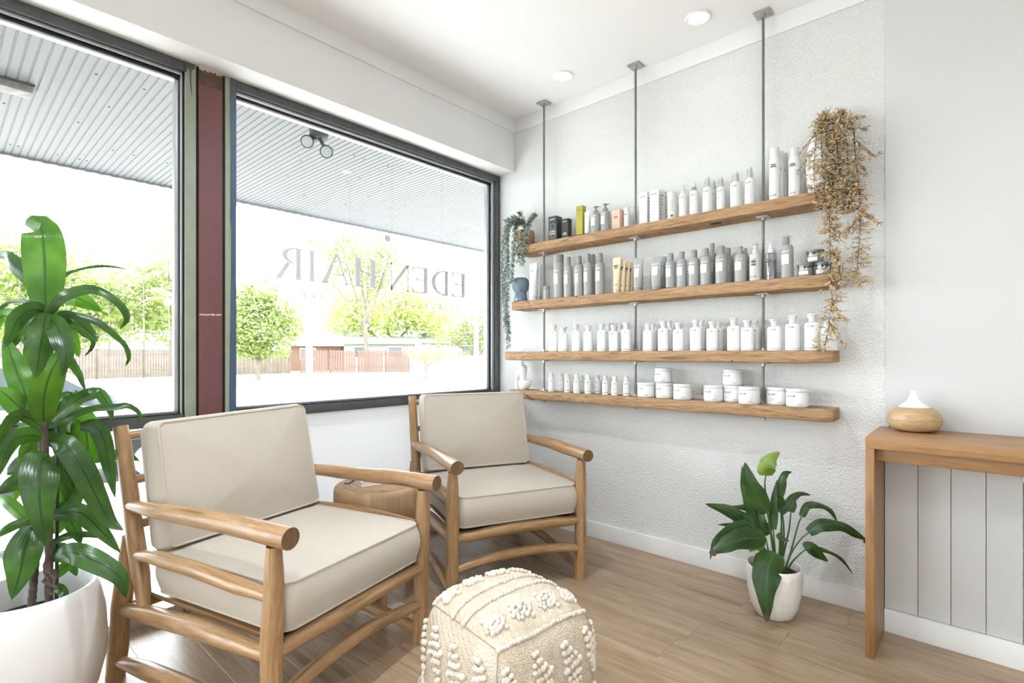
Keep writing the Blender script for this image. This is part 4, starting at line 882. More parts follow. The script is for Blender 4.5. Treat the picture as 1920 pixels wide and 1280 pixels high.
# blue ribbed mushroom vase
p = ony(975, 540, -.09); o = thing('ribbed_vase', 'blue glass vase with ribbed dome at the left end of the second shelf', 'vase', (p.x+.002, -.085, SH[1][2]+.0008))
M['blueglass'] = plain('smoky_blue_glass', (.15, .21, .28), .18, coat=.4)
b = MB(); b.lathe([(0, 0), (.042, 0), (.047, .006), (.043, .03), (.040, .052), (.038, .068)], 40, cap=False); b.build('foot', M['blueglass'], o, smooth=60)
b = MB(); prof = [(.038, .064), (.049, .080), (.0545, .105), (.055, .125), (.050, .148), (.040, .158), (.036, .160), (.034, .15)]; sg = 96; vs = []
for r, z in prof:
    for k in range(sg): q = r*(1+.018*(1 if k % 4 < 2 else -1)); vs.append((q*math.cos(2*PI*k/sg), q*math.sin(2*PI*k/sg), z))
b.add(vs, [(i*sg+k, i*sg+(k+1) % sg, (i+1)*sg+(k+1) % sg, (i+1)*sg+k) for i in range(len(prof)-1) for k in range(sg)]); b.build('ribbed_dome', M['blueglass'], o, smooth=60)
# white torso vase
p = ony(979, 733, -.085); o = thing('torso_vase', 'white ceramic torso-shaped vase at the left end of the bottom shelf', 'vase', (p.x+.004, -.085, SH[3][2]+.0008))
M['ceramic'] = plain('matt_white_ceramic', (.76, .76, .75), .8, bmp=.3, bscale=120)
def ellipse_loft(secs, n=20):
    b = MB(); vs = []
    for cx, cy, z, rx, ry in secs:
        for k in range(n): a = 2*PI*k/n; vs.append((cx+rx*math.cos(a), cy+ry*math.sin(a), z))
    m_ = len(secs); b.add(vs, [(i*n+k, i*n+(k+1) % n, (i+1)*n+(k+1) % n, (i+1)*n+k) for i in range(m_-1) for k in range(n)]+[tuple(range(n-1, -1, -1)), tuple((m_-1)*n+k for k in range(n))]); return b
ellipse_loft([(0, 0, .05, .026, .022), (-.002, 0, .075, .026, .022), (-.004, 0, .10, .031, .024), (-.006, 0, .128, .040, .027), (-.007, 0, .145, .043, .026), (-.006, 0, .156, .034, .020), (-.006, 0, .164, .012, .011), (-.006, 0, .187, .0115, .0105)]).build('torso', M['ceramic'], o, smooth=60)
ellipse_loft([(.005, 0, 0, .030, .024), (.010, 0, .012, .040, .028), (.014, 0, .03, .052, .032), (.017, 0, .052, .058, .034), (.016, 0, .060, .056, .032), (.010, 0, .062, .036, .026)]).build('lap', M['ceramic'], o, smooth=60)
MB().tube([(-.026, -.022, .0), (-.028, -.026, .06), (-.024, -.024, .092), (-.016, -.018, .098)], [.013, .014, .013, .008], 12).build('bent_leg', M['ceramic'], o, smooth=60)
# ------------------------------------------------------------------ plants indoors
M['drac'] = leafmat('dracaena_leaf', (.018, .055, .012), (.045, .115, .02), (.013, .038, .009), .22, .27, 70)
M['dracl'] = leafmat('dracaena_young_leaf', (.038, .11, .014), (.08, .18, .024), (.024, .07, .01), .34, .30, 70)
M['lily'] = leafmat('peace_lily_leaf', (.018, .052, .015), (.050, .11, .026), (.06, .13, .035), .14, .32, 75, True)
M['lilyl'] = leafmat('pale_bract', (.11, .20, .025), (.25, .34, .06), (.16, .27, .05), .25, .4, 60, True)
M['stemg'] = plain('green_stem', (.045, .10, .025), .5)
M['cane'] = plain('woody_cane', (.085, .062, .048), .85, nz=.4, nscale=40, bmp=.8, bscale=60)
M['husk'] = plain('dry_husk', (.10, .065, .05), .9)
M['soil'] = plain('potting_soil', (.018, .014, .011), .95, bmp=1, bscale=90)
M['planter'] = plain('matt_white_planter', (.78, .775, .765), .5, nz=.02, nscale=6)
M['stake'] = plain('green_stake', (.02, .035, .022), .5)
lrn = random.Random(31)
def leaf(parent, pts, wpx, mat, name='leaf', roll=0, fold=.22, ripple=.10, n=16, origin=None, sh=.75, blunt=1.0):
    sp = catmull([at(*p) for p in pts], n); ph = lrn.uniform(0, 6); b = MB(); vs = []; uvs = []
    for i, p in enumerate(sp):
        s = i/n; tg = (sp[min(i+1, n)]-sp[max(i-1, 0)]).normalized(); vd = (p-CAM).normalized(); sd_ = tg.cross(vd)
        sd_ = sd_.normalized() if sd_.length > 1e-4 else RT; nm = sd_.cross(tg)
        rl = roll*(math.sin(s*PI)) if not isinstance(roll, tuple) else roll[0]+(roll[1]-roll[0])*s
        sd2 = sd_*math.cos(rl)+nm*math.sin(rl); nm2 = nm*math.cos(rl)-sd_*math.sin(rl)
        hw = .5*wpx*(p-CAM).dot(FW)/FPX*max(.03 if i < n else .01, math.sin(PI*min(1, (.06+.94*s)*blunt)**sh)**.75)
        for k, x in enumerate((-1, -.5, 0, .5, 1)):
            z = fold*hw*abs(x)+(ripple*hw*math.sin(s*13+ph+(2 if x < 0 else 0)) if abs(x) == 1 else 0)
            vs.append(p+sd2*(x*hw)+nm2*z-(origin or Vector())); uvs.append((.5+x*.5, s))
    fs = [(i*5+k, i*5+k+1, (i+1)*5+k+1, (i+1)*5+k) for i in range(n) for k in range(4)]
    b.add(vs, fs, 0, uvs); return b.build(name, mat, parent, smooth=60)
# --- dracaena in the big white planter
PX, PY = .238, -2.503; DO = Vector((PX, PY, 0))
dr = thing('potted_dracaena', 'tall dracaena with broad glossy leaves in a matt white planter', 'potted plant', (PX, PY, 0))
b = MB(); b.lathe([(0, 0), (.105, 0), (.135, .012), (.168, .07), (.187, .15), (.190, .22), (.185, .30), (.172, .37), (.163, .396), (.157, .400), (.152, .398), (.150, .36), (.155, .25)], 64, cap=False); b.build('planter', M['planter'], dr, smooth=60)
b = MB(); b.lathe([(0, .305), (.08, .307), (.154, .300)], 32, cap=False); b.build('soil', M['soil'], dr)
T0 = 1.60
def cane(pl, rads, mat, nm='cane', ring=0):
    pts = catmull([at(u, v, T0+dt)-DO for u, v, dt in pl], 40); rr = [rads[0]+(rads[1]-rads[0])*i/40 for i in range(41)]
    if ring: rr = [r*(1+.12*(i % 2)) for i, r in enumerate(rr)]
    MB().tube(pts, rr, 10).build(nm, mat, dr)
cane([(92, 1150, -.02), (92, 1040, -.01), (90, 930, 0), (84, 820, 0), (84, 700, 0), (88, 590, 0)], (.0105, .007), M['cane'], ring=1)
cane([(56, 1165, -.05), (62, 1100, -.03), (70, 1010, .0), (76, 900, .02), (80, 810, .02)], (.010, .009), M['cane'], ring=1)
cane([(106, 1150, .03), (107, 960, .03), (108, 790, .03)], (.005, .005), M['stake'], 'stake')
for k in range(7):
    pl = [(90+lrn.uniform(-3, 3), 1050+k*9, -.02), (94+lrn.uniform(-8, 12), 1064+k*6, -.03), (92+lrn.uniform(-12, 22), 1076+k*7, -.05)]
    leaf(dr, [(u, v, T0+d) for u, v, d in pl], 12, M['husk'], 'dry_husk', origin=DO, n=6)
LV = [  # pixel spine with distance offsets, width in pixels, young?
 ([(80,580,0),(60,527,.05),(30,498,.10),(9,478,.15),(-8,486,.2)],30,0,.3), ([(80,566,.02),(54,468,.12),(42,445,.16),(25,434,.2)],9,0,.9),
 ([(104,566,0),(117,519,.08),(146,505,.15),(195,498,.25),(243,505,.32)],10,0,1.0), ([(92,590,0),(113,560,0),(154,542,.05),(187,544,.08),(225,570,.12),(239,597,.14),(225,617,.16)],21,0,.7), ([(104,560,.03),(137,556,.12),(165,568,.17),(192,585,.22)],31,1,.2),
 ([(94,597,0),(125,589,.06),(176,600,.12),(205,618,.15),(234,645,.18),(242,670,.2),(235,687,.21)],15,0,.7), ([(84,582,0),(49,567,.0),(16,569,.03),(-12,588,.06)],13,0,.8), ([(84,586,0),(62,580,-.03),(35,597,-.06),(22,625,-.08),(8,652,-.09)],31,0,.4),
 ([(86,586,-.01),(80,628,-.07),(73,668,-.09),(67,709,-.09)],43,0,.1), ([(90,598,-.01),(105,608,-.05),(116,639,-.08),(124,668,-.09),(117,706,-.09)],34,0,.1), ([(112,612,0),(146,615,.05),(174,637,.09),(172,653,.1),(158,668,.1)],10,0,.6),
 ([(66,783,0),(39,717,.0),(21,668,.03),(8,627,.06)],38,1,.2), ([(82,790,-.01),(82,746,-.05),(94,701,-.07),(110,672,-.06),(122,653,-.04)],47,1,.1), ([(118,650,.05),(131,674,.06),(148,701,.08),(161,735,.08)],15,0,.3),
 ([(84,803,0),(109,789,.02),(137,776,.05),(176,764,.08),(215,762,.12),(240,759,.15),(260,772,.17),(267,790,.18)],18,0,.8), ([(98,790,0),(144,750,.08),(166,738,.1),(186,735,.12),(199,752,.14),(207,768,.14),(211,796,.14)],24,0,.5), ([(104,785,.05),(113,755,.1),(128,743,.12),(143,756,.12)],27,0,.3),
 ([(98,800,.03),(135,786,.1),(158,800,.14),(165,845,.15),(160,905,.14)],52,1,.2), ([(150,800,.1),(180,800,.12),(196,830,.13),(206,882,.14),(216,934,.13)],29,0,.2), ([(56,782,0),(20,748,-.03),(-8,725,-.05)],38,1,.2),
 ([(84,805,0),(59,786,-.03),(35,780,-.06),(12,801,-.08),(-2,842,-.08)],26,0,.5), ([(78,818,0),(49,817,-.04),(20,832,-.07),(-4,895,-.09)],32,0,.3), ([(92,852,-.01),(78,866,-.05),(74,909,-.09),(77,964,-.10),(88,1028,-.09)],57,0,.05),
 ([(90,826,0),(121,832,-.02),(153,876,-.02),(180,929,.0),(205,976,.02),(232,994,.03)],40,0,.1), ([(112,868,.04),(140,860,.15),(191,853,.26),(235,853,.36),(262,864,.42)],26,0,.3), ([(100,966,0),(148,960,.03),(186,991,.06),(226,1036,.08)],33,0,.15),
 ([(98,1044,-.01),(138,1036,-.03),(190,1057,-.03),(226,1084,-.02),(236,1122,-.01)],39,0,.15), ([(62,985,-.01),(46,1032,-.06),(38,1073,-.08),(22,1124,-.08)],53,0,.1), ([(54,888,0),(22,909,-.02),(-6,926,-.04)],28,0,.2), ([(50,975,0),(16,991,-.02),(-6,1008,-.04)],17,0,.2), ([(50,975,.03),(16,942,.07),(-5,928,.1)],21,1,.2),
 ([(98,1000,.03),(131,945,.08),(162,908,.1)],33,1,.2), ([(94,1018,0),(137,1001,.04),(175,1002,.08),(192,1008,.1)],15,0,.6), ([(98,1082,.02),(123,1060,.06),(164,1016,.1)],20,1,.2), ([(30,1045,.02),(5,1040,.03),(-10,1042,.04)],16,0,.2), ([(66,818,.03),(52,850,.06),(48,890,.07)],27,1,.1),
 ([(92,870,.03),(125,862,.07),(150,885,.1),(146,930,.1)],30,1,.2), ([(70,690,.02),(60,650,.05),(48,632,.07),(56,662,.07)],20,1,.3), ([(72,780,.02),(64,740,.05),(56,690,.08),(60,660,.09)],22,1,.2), ([(40,600,.02),(12,590,.05),(-6,604,.07),(-8,640,.06)],24,1,.3), ([(94,905,.02),(120,925,.07),(126,965,.09),(112,1000,.09)],24,1,.2), ([(98,1096,-.02),(114,1104,-.04),(120,1118,-.05),(104,1128,-.05)],16,0,.2)]
for pts, w, y, rl in LV: leaf(dr, [(u, v, T0+d) for u, v, d in pts], w*1.04, M['dracl'] if y else M['drac'], roll=rl, origin=DO)

for (u_, v_), dirs in (((88, 600), ((-70, 60, .12), (60, 70, .14), (-40, 100, .1), (95, 40, .2))), ((84, 800), ((70, 40, .16), (-70, 60, .12), (40, 90, .12), (-50, -60, .14), (60, -70, .15), (-30, 100, .1))), ((88, 870), ((-60, 70, .08), (70, 60, .12), (55, 110, .1), (-75, 20, .12))), ((92, 960), ((-55, 60, .1), (60, 60, .12), (-60, 10, .14))), ((94, 1030), ((-50, 30, .1), (50, 50, .1), (-55, -10, .12)))):
    for dx, dy, dd in dirs: leaf(dr, [(u_, v_, T0+.02), (u_+dx*.5, v_+dy*.25-14, T0+dd*.6), (u_+dx*.85, v_+dy*.62, T0+dd*.95), (u_+dx, v_+dy, T0+dd)], lrn.uniform(20, 30), M['dracl'] if lrn.random() < .3 else M['drac'], roll=lrn.uniform(.1, .6), origin=DO)
leaf(dr, [(u, v, T0+d) for u, v, d in [(86,592,0),(85,545,0),(84,500,.01),(82,465,.02),(79,436,.03),(73,426,.07),(63,434,.10)]], 64, M['dracl'], origin=DO, n=22, blunt=.83, fold=.15)
# --- peace lily
LO = Vector((1.742, -.285, 0)); ly = thing('potted_peace_lily', 'peace lily with drooping leaves in a white hammered pot on the floor', 'potted plant', LO)
M['hammer'] = None
def hammered():
    m, nt, nd, lk, b = newmat('hammered_white_ceramic'); b.inputs['Base Color'].default_value = (.80, .77, .73, 1); b.inputs['Roughness'].default_value = .38
    mp = coords(nt, 'Object'); v = N(nt, 'ShaderNodeTexVoronoi', Scale=48.0, feature='SMOOTH_F1'); lk.new(mp.outputs[0], v.inputs['Vector']); bump(nt, v.outputs['Distance'], .6, .006, b); return m
b = MB(); b.lathe([(0, 0), (.062, 0), (.074, .006), (.094, .05), (.106, .11), (.110, .17), (.108, .212), (.105, .216), (.101, .212), (.102, .17)], 48, cap=False); b.build('pot', hammered(), ly, smooth=60)
b = MB(); b.lathe([(0, .182), (.06, .184), (.103, .178)], 28, cap=False); b.build('soil', M['soil'], ly)
LT = (LO-CAM).dot(FW)
def lstem(pl, r=.0035): MB().tube(catmull([at(u, v, LT+d)-LO for u, v, d in pl], 14), [r*1.3-(r*.6)*i/14 for i in range(15)], 6).build('stem', M['stemg'], ly)
LL = [  # stem spine, leaf spine, width, pale, roll
 ([(1456,1085,-.03),(1452,1050,-.04)], [(1452,1034,-.05),(1441,1065,-.10),(1437,1110,-.13),(1438,1167,-.13)],54,0,.05), ([(1450,1080,-.02),(1440,1030,-.03)], [(1436,1008,-.03),(1393,1010,-.05),(1360,1022,-.05),(1332,1038,-.05)],42,0,.1),
 ([(1452,1078,0),(1430,1020,.0)], [(1411,995,.0),(1390,975,.01),(1365,958,.02),(1322,944,.03)],32,0,.2), ([], [(1425,962,.03),(1400,953,.05),(1362,950,.07)],15,0,.3), ([(1455,1075,0),(1448,1010,0)], [(1438,962,0),(1416,925,.0),(1402,895,.01),(1397,866,.02)],34,0,.1),
 ([], [(1420,990,.02),(1402,950,.03),(1393,915,.04),(1391,871,.05)],15,0,.3), ([(1450,1080,-.01),(1420,1000,-.02)], [(1400,978,-.02),(1372,990,-.03),(1343,1012,-.04),(1331,1050,-.04)],16,0,.4), ([(1456,1075,0),(1452,1020,0)], [(1450,992,0),(1450,946,.01),(1457,899,.02)],16,0,.1),
 ([(1457,1075,0),(1449,1028,0),(1438,950,.0),(1434,905,.0)], [(1436,892,0),(1436,875,-.01),(1445,858,-.01),(1463,847,.0)],34,1,.2), ([(1465,1075,.01),(1470,1000,.02)], [(1463,930,.02),(1464,905,.02),(1472,888,.02),(1485,884,.03)],18,0,.2), ([(1466,1075,.01),(1466,1000,.02)], [(1464,962,.02),(1478,940,.02),(1497,925,.03),(1521,928,.04)],17,0,.4),
 ([(1468,1078,.01),(1482,1036,.01),(1496,985,.02)], [(1503,968,.02),(1513,948,.02),(1535,945,.03),(1558,958,.03),(1571,980,.03)],16,0,.5), ([(1468,1078,0),(1482,1040,0),(1500,1012,.0)], [(1516,998,0),(1540,983,-.01),(1575,984,-.02),(1604,1000,-.02),(1629,1015,-.02)],25,0,.3), ([(1470,1080,-.01),(1484,1055,-.02),(1500,1038,-.03)], [(1510,1030,-.03),(1520,1026,-.04),(1538,1040,-.04),(1553,1053,-.04)],25,0,.1),
 ([], [(1530,1028,-.03),(1550,1032,-.03),(1578,1048,-.03),(1601,1078,-.03)],9,0,.5), ([(1455,1075,0),(1448,1020,0)], [(1444,1000,.01),(1428,985,.01),(1423,960,.02),(1422,945,.02)],24,0,.1), ([(1462,1075,.02),(1464,1010,.03)], [(1466,960,.03),(1460,935,.03),(1457,915,.03)],19,0,.1), ([(1460,1075,.02),(1478,1000,.04)], [(1483,960,.04),(1486,940,.05),(1492,928,.05)],15,0,.3),
 ([(1450,1075,.01),(1420,1010,.03)], [(1408,990,.03),(1385,985,.05),(1345,983,.06)],12,0,.3), ([(1458,1075,-.02),(1462,1020,-.03)], [(1458,1000,-.03),(1466,1008,-.04),(1480,1014,-.05)],12,0,.1), ([(1452,1078,0),(1440,1040,-.02)], [(1432,1030,-.02),(1420,1024,-.03),(1404,1034,-.04)],16,1,.2)]
for st, lf, w, pale, rl in LL:
    if st: lstem([(u, v, d) for u, v, d in st]+[(lf[0][0], lf[0][1], lf[0][2])])
    leaf(ly, [(u, v, LT+d) for u, v, d in lf], w, M['lilyl'] if pale else M['lily'], roll=rl+.25, origin=LO, sh=.62, n=18, ripple=.20, fold=.30)
for tipu, tipv, d in ((1335, 1037, -.052), (1437, 1160, -.132), (1627, 1014, -.022)):
    leaf(ly, [(tipu+ (8 if tipu < 1400 else -8 if tipu > 1500 else 0), tipv-(8 if tipu == 1437 else 2), LT+d-.004), (tipu, tipv, LT+d-.004), (tipu+(-3 if tipu < 1500 else 2), tipv+4, LT+d-.004)], 13, M['husk'], 'dry_tip', origin=LO, n=5)

# --- trailing plants on the top shelf
def sprig(b, p, dirv, L, w, mat, up):
    dirv = dirv.normalized(); sd_ = dirv.cross(up); sd_ = sd_.normalized() if sd_.length > .05 else RT; nm = sd_.cross(dirv)
    m1 = p+dirv*L*.45; b.add([p, m1+sd_*w*.5, p+dirv*L, m1-sd_*w*.5, m1+nm*w*.22], [(0, 1, 4), (1, 2, 4), (2, 3, 4), (3, 0, 4)], mat)
def vine(parent, org, pl, nleaf, L, w, mats, spread=1.0, stem_r=.0013, side=0, rnd=lrn, name='vine', down=.6):
    """pl: (u, v, y) photo points on planes parallel to the wall"""
    sp = catmull([ony(u, v, y)-org for u, v, y in pl], 30); b = MB(); b.tube(sp, [stem_r*(1.3-.8*i/30) for i in range(31)], 5, 2)
    for k in range(nleaf):
        i = rnd.randrange(1, 31); p = sp[i].lerp(sp[i-1], rnd.random()); tg = (sp[i]-sp[i-1]).normalized()
        d = Vector((rnd.gauss(0, 1), rnd.gauss(0, 1), rnd.gauss(0, .8))); d = (d-tg*d.dot(tg)).normalized()
        out = (d*spread+tg*.7+Vector((0, 0, -down*rnd.random())))
        if side and rnd.random() < .6:                                     # short side twig that carries leaves
            q = p+d*rnd.uniform(.3, 1)*side; b.tube([p, p.lerp(q, .5)+Vector((0, 0, .004)), q], [.0007]*3, 3, 2)
            for j in range(4): sprig(b, p.lerp(q, (j+1)/4), d+Vector((rnd.gauss(0, .7), rnd.gauss(0, .7), rnd.gauss(-.2, .6))), L*rnd.uniform(.7, 1.1), w*rnd.uniform(.8, 1.1), rnd.randrange(2), Vector((rnd.random(), -1, rnd.random())))
        else: sprig(b, p, out, L*rnd.uniform(.7, 1.2), w*rnd.uniform(.8, 1.2), rnd.randrange(2), Vector((rnd.random()-.5, -1, rnd.random())))
    return b.build(name, mats, parent, smooth=0)
M['eu1'] = plain('blue_green_leaf', (.095, .14, .11), .55); M['eu2'] = plain('silver_green_leaf', (.30, .365, .335), .5); M['eus'] = plain('dark_green_twig', (.05, .065, .05), .7)
bp = ony(985, 440, -.085); BO = Vector((bp.x, -.085, SH[0][2]+.0008)); tp = thing('trailing_plant', 'blue-green trailing plant in a turned wooden bowl at the left end of the top shelf', 'potted plant', BO)
b = MB(); b.lathe([(0, 0), (.040, 0), (.050, .006), (.061, .035), (.064, .065), (.060, .098), (.056, .104), (.052, .100), (.050, .08)], 36, cap=False); b.build('bowl', wood('turned_bowl', (.33, .15, .06), (.47, .24, .105), (.58, .33, .17), .45, 'z', scale=1.3, knots=False), tp, smooth=60)
b = MB(); b.lathe([(0, .088), (.052, .086)], 20, cap=False); b.build('soil', M['soil'], tp)
EM = [M['eu1'], M['eu2'], M['eus']]
for pl, n_ in (([(985, 420, -.085), (966, 410, -.12), (952, 428, -.14), (950, 480, -.15), (946, 540, -.15), (952, 600, -.15), (953, 652, -.15)], 330), ([(980, 420, -.10), (960, 416, -.16), (950, 445, -.17), (952, 500, -.17), (950, 560, -.16), (948, 610, -.16)], 260), ([(984, 419, -.07), (970, 416, -.10), (964, 440, -.165), (962, 480, -.17), (958, 530, -.17)], 220),
    ([(975, 420, -.10), (957, 418, -.13), (945, 440, -.12), (942, 500, -.13), (943, 560, -.14), (950, 620, -.14)], 220), ([(992, 420, -.10), (990, 426, -.155), (988, 448, -.165), (982, 475, -.165), (979, 496, -.165)], 110), ([(985, 420, -.10), (978, 440, -.17), (974, 462, -.17), (972, 490, -.17)], 90), ([(985, 420, -.085), (978, 406, -.08), (975, 398, -.08)], 40), ([(990, 420, -.085), (998, 408, -.08), (1004, 400, -.08)], 50), ([(985, 420, -.09), (965, 408, -.09), (948, 415, -.10)], 60)):
    vine(tp, BO, pl, int(n_*2.2), .028, .0070, EM, 1.15)
sa = tag(MB().lathe([(0, 0), (.040, 0), (.048, .004), (.044, .005), (0, .003)], 28, cap=False).build('dark_dish', M['black'], smooth=60), 'small dark dish beside the wooden bowl on the top shelf', 'dish'); sa.location = (ony(1008, 452, -.10).x, -.098, SH[0][2]+.0008)
M['dr1'] = plain('dried_tan_leaf', (.42, .285, .14), .8); M['dr2'] = plain('dried_beige_leaf', (.56, .43, .27), .8); M['drs'] = plain('black_wire_stem', (.025, .022, .02), .6)
M['dr3'] = plain('dried_grey_leaf', (.27, .235, .19), .8); DM = [M['dr1'], M['dr2'], M['drs']]; DG = [M['dr3'], M['dr2'], M['drs']]
vp = ony(1549, 300, -.080); VO = Vector((vp.x, -.080, SH[0][2]+.0008)); dp_ = thing('dried_trailing_plant', 'tan dried foliage trailing from a white vase at the right end of the top shelf', 'dried plant', VO)
b = MB(); b.lathe([(0, 0), (.060, 0), (.068, .006), (.074, .05), (.078, .12), (.074, .19), (.066, .235), (.062, .238), (.058, .23)], 40, cap=False); b.build('vase', M['ceramic'], dp_, smooth=60)
b = MB(); b.lathe([(0, .225), (.060, .222)], 20, cap=False); b.build('floral_foam', plain('floral_foam', (.20, .19, .17), .9), dp_)
for pl, n_, sd_ in (([(1549, 240, -.09), (1540, 232, -.13), (1530, 260, -.15), (1526, 320, -.155), (1530, 375, -.16)], 60, .05), ([(1550, 240, -.09), (1548, 225, -.14), (1552, 300, -.165), (1554, 370, -.17), (1556, 450, -.17), (1557, 520, -.17), (1560, 560, -.17), (1553, 615, -.165), (1545, 655, -.165)], 190, .05),
    ([(1550, 240, -.07), (1575, 232, -.11), (1598, 231, -.13), (1603, 280, -.13), (1608, 330, -.13), (1614, 400, -.13), (1611, 450, -.13), (1608, 500, -.13), (1613, 535, -.13)], 190, .055), ([(1550, 238, -.09), (1566, 250, -.165), (1572, 300, -.17), (1575, 350, -.17), (1568, 385, -.17)], 110, .06), ([(1552, 238, -.09), (1585, 255, -.15), (1590, 310, -.155), (1592, 370, -.155), (1590, 395, -.155)], 110, .06),
    ([(1549, 240, -.09), (1540, 250, -.16), (1542, 300, -.17), (1545, 345, -.17), (1548, 390, -.17), (1560, 420, -.17), (1580, 440, -.17)], 110, .05), ([(1550, 238, -.08), (1545, 222, -.07), (1542, 214, -.06)], 45, .03), ([(1555, 238, -.08), (1572, 222, -.07), (1584, 210, -.06)], 55, .03), ([(1560, 250, -.16), (1562, 290, -.17), (1560, 330, -.17), (1565, 380, -.17)], 110, .06),
    ([(1600, 340, -.14), (1596, 370, -.15), (1598, 395, -.15)], 60, .05), ([(1556, 470, -.17), (1572, 490, -.17), (1576, 530, -.17)], 50, .02), ([(1557, 560, -.17), (1570, 585, -.17), (1590, 600, -.16)], 30, .0), ([(1552, 600, -.165), (1566, 625, -.165), (1586, 648, -.16)], 22, .0), ([(1614, 400, -.13), (1600, 420, -.13), (1585, 440, -.13)], 24, .0), ([(1612, 395, -.13), (1632, 405, -.13), (1650, 420, -.13)], 26, .0)):
    vine(dp_, VO, pl, int(n_*1.6), .022, .0072, DM, .75, .0018, sd_)
for pl, n_ in (([(1555, 238, -.07), (1590, 222, -.05), (1622, 216, -.04)], 50), ([(1598, 260, -.12), (1615, 272, -.09), (1638, 290, -.07), (1648, 288, -.07)], 34), ([(1540, 240, -.12), (1520, 262, -.12), (1500, 285, -.12)], 26), ([(1530, 280, -.15), (1512, 300, -.14), (1496, 322, -.14)], 18), ([(1590, 240, -.1), (1610, 240, -.08), (1624, 240, -.07)], 26), ([(1602, 300, -.12), (1614, 310, -.1), (1622, 322, -.1)], 14)):
    vine(dp_, VO, pl, int(n_*1.2), .021, .0068, DG, .5, .0012)
# ------------------------------------------------------------------ outside: awning, street, fence, trees
M['concrete'] = plain('pale_concrete', (.66, .655, .64), .9, nz=.10, nscale=2)
M['asphalt'] = plain('grey_asphalt', (.34, .34, .345), .95, nz=.12, nscale=3)
M['grass'] = plain('dry_verge_grass', (.40, .42, .24), .95, nz=.15, nscale=1.2)
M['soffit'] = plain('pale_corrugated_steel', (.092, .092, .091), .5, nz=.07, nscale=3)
M['fascia'] = plain('white_fascia', (.75, .76, .77), .5)
tag(struct(MB().box(-3.6, -40, -.30, -.30, 40, -.10).build('pavement', M['concrete'])), 'pale concrete footpath under the awning')
MB().box(-.30, -40, -.30, -.226, 40, -.02).build('door_step', M['concrete'], bpy.data.objects['pavement'])
tag(struct(MB().box(-3.78, -40, -.42, -3.605, 40, -.115).build('kerb', plain('kerb_concrete', (.55, .55, .54), .9))), 'pale kerb along the street')
tag(struct(MB().box(-17, -60, -.60, -3.79, 90, -.36).build('road', M['asphalt'])), 'sunlit street in front of the shop')
b = MB(); b.add([(-17.01, -60, -.37), (-17.01, 90, -.37), (-38, 90, -.5), (-38, -60, -.5), (-90, 90, -.5), (-90, -60, -.5)], [(0, 1, 2, 3), (3, 2, 4, 5)]); b.v = [(x, y, z) for x, y, z in b.v]
o = b.build('verge', M['grass'], smooth=0); struct(o); o['label'] = 'wide pale grass verge across the street'
b = MB()
for k in range(24): b.box(-10.2, -30+k*3, -.3598, -10.05, -28.6+k*3, -.358)
tag(b.build('road_marking', plain('white_road_paint', (.8, .8, .8), .8)), kind='structure')
# awning: corrugated soffit sheets, steel edge, fascia
SZ = 2.65; SXE = -3.135
aw = thing('awning', 'pale corrugated steel awning soffit over the footpath outside', 'awning', (0, 0, SZ))
pitch = .044; ys = -7.0; sheet_w = pitch*16; k = 0
smesh = None
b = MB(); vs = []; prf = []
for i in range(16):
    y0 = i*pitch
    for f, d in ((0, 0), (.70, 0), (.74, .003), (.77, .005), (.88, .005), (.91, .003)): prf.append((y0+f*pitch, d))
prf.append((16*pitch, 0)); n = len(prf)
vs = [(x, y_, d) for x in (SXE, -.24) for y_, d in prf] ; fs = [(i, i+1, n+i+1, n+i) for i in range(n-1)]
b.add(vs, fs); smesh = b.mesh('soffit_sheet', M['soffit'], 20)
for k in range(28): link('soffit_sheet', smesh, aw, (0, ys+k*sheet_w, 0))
MB().box(SXE-.06, -7, .018, -.20, 12.8, .030).build('roof_deck', M['fascia'], aw)
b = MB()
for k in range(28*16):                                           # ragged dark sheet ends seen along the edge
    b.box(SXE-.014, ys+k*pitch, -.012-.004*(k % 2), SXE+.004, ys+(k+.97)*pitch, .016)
tag(b.build('sheet_edge', plain('dark_steel_edge', (.10, .105, .11), .7), aw), kind='stuff')
MB().box(SXE-.055, -7, -.05, SXE-.020, 12.8, .06).build('fascia', M['fascia'], aw, bevel=.004)
b = MB(); sr = random.Random(9)
for k in range(150):
    y_ = ys+sheet_w*sr.randrange(4, 22)+pitch*(.35+sr.randrange(16)); x_ = SXE+.25+sr.randrange(7)*.42; b.lathe([(0, -.004), (.006, -.003), (.007, 0)], 6, c=(x_, y_, 0), cap=False)
tag(b.build('screw_heads', M['black'], aw), kind='stuff')
# twin floodlight
fo = thing('twin_floodlight', 'weathered twin floodlight fixed under the awning', 'floodlight', (-.943, -.945, SZ))
M['grime'] = plain('weathered_black', (.035, .035, .035), .7, nz=.4, nscale=30)
MB().lathe([(.0, -.075), (.045, -.075), (.06, -.06), (.062, -.02), (.07, -.001)], 16, cap=False).build('junction_box', M['grime'], fo)
for name_, (pu, pv), dd in (('l', (576, 265), 1.0), ('r', (612, 284), 1.0)):
    base = Vector((0, 0, -.06)); tdist = (Vector(fo.location)-CAM).dot(FW); c = at(pu, pv, tdist-.06)-Vector(fo.location); ax = (CAM-Vector((0, 0, .5))-at(pu, pv, tdist)).normalized()
    MB().tube([base, base.lerp(c, .5), c-ax*.06], [.012, .012, .014], 8).build('arm', M['grime'], fo)
    MB().tube([c-ax*.09, c-ax*.06, c-ax*.02, c+ax*.012], [.020, .034, .041, .042], 18).build('lamp_head', M['grime'], fo)
    MB().tube([c+ax*.010, c+ax*.0135, c+ax*.015], [.035, .035, .031], 20).build('lens', plain('cloudy_lens', (.42, .46, .50), .2), fo)
    MB().tube([c+ax*.0145, c+ax*.0165], [.012, .011], 10).build('bulb', plain('yellow_bulb', (.55, .50, .25), .4), fo)
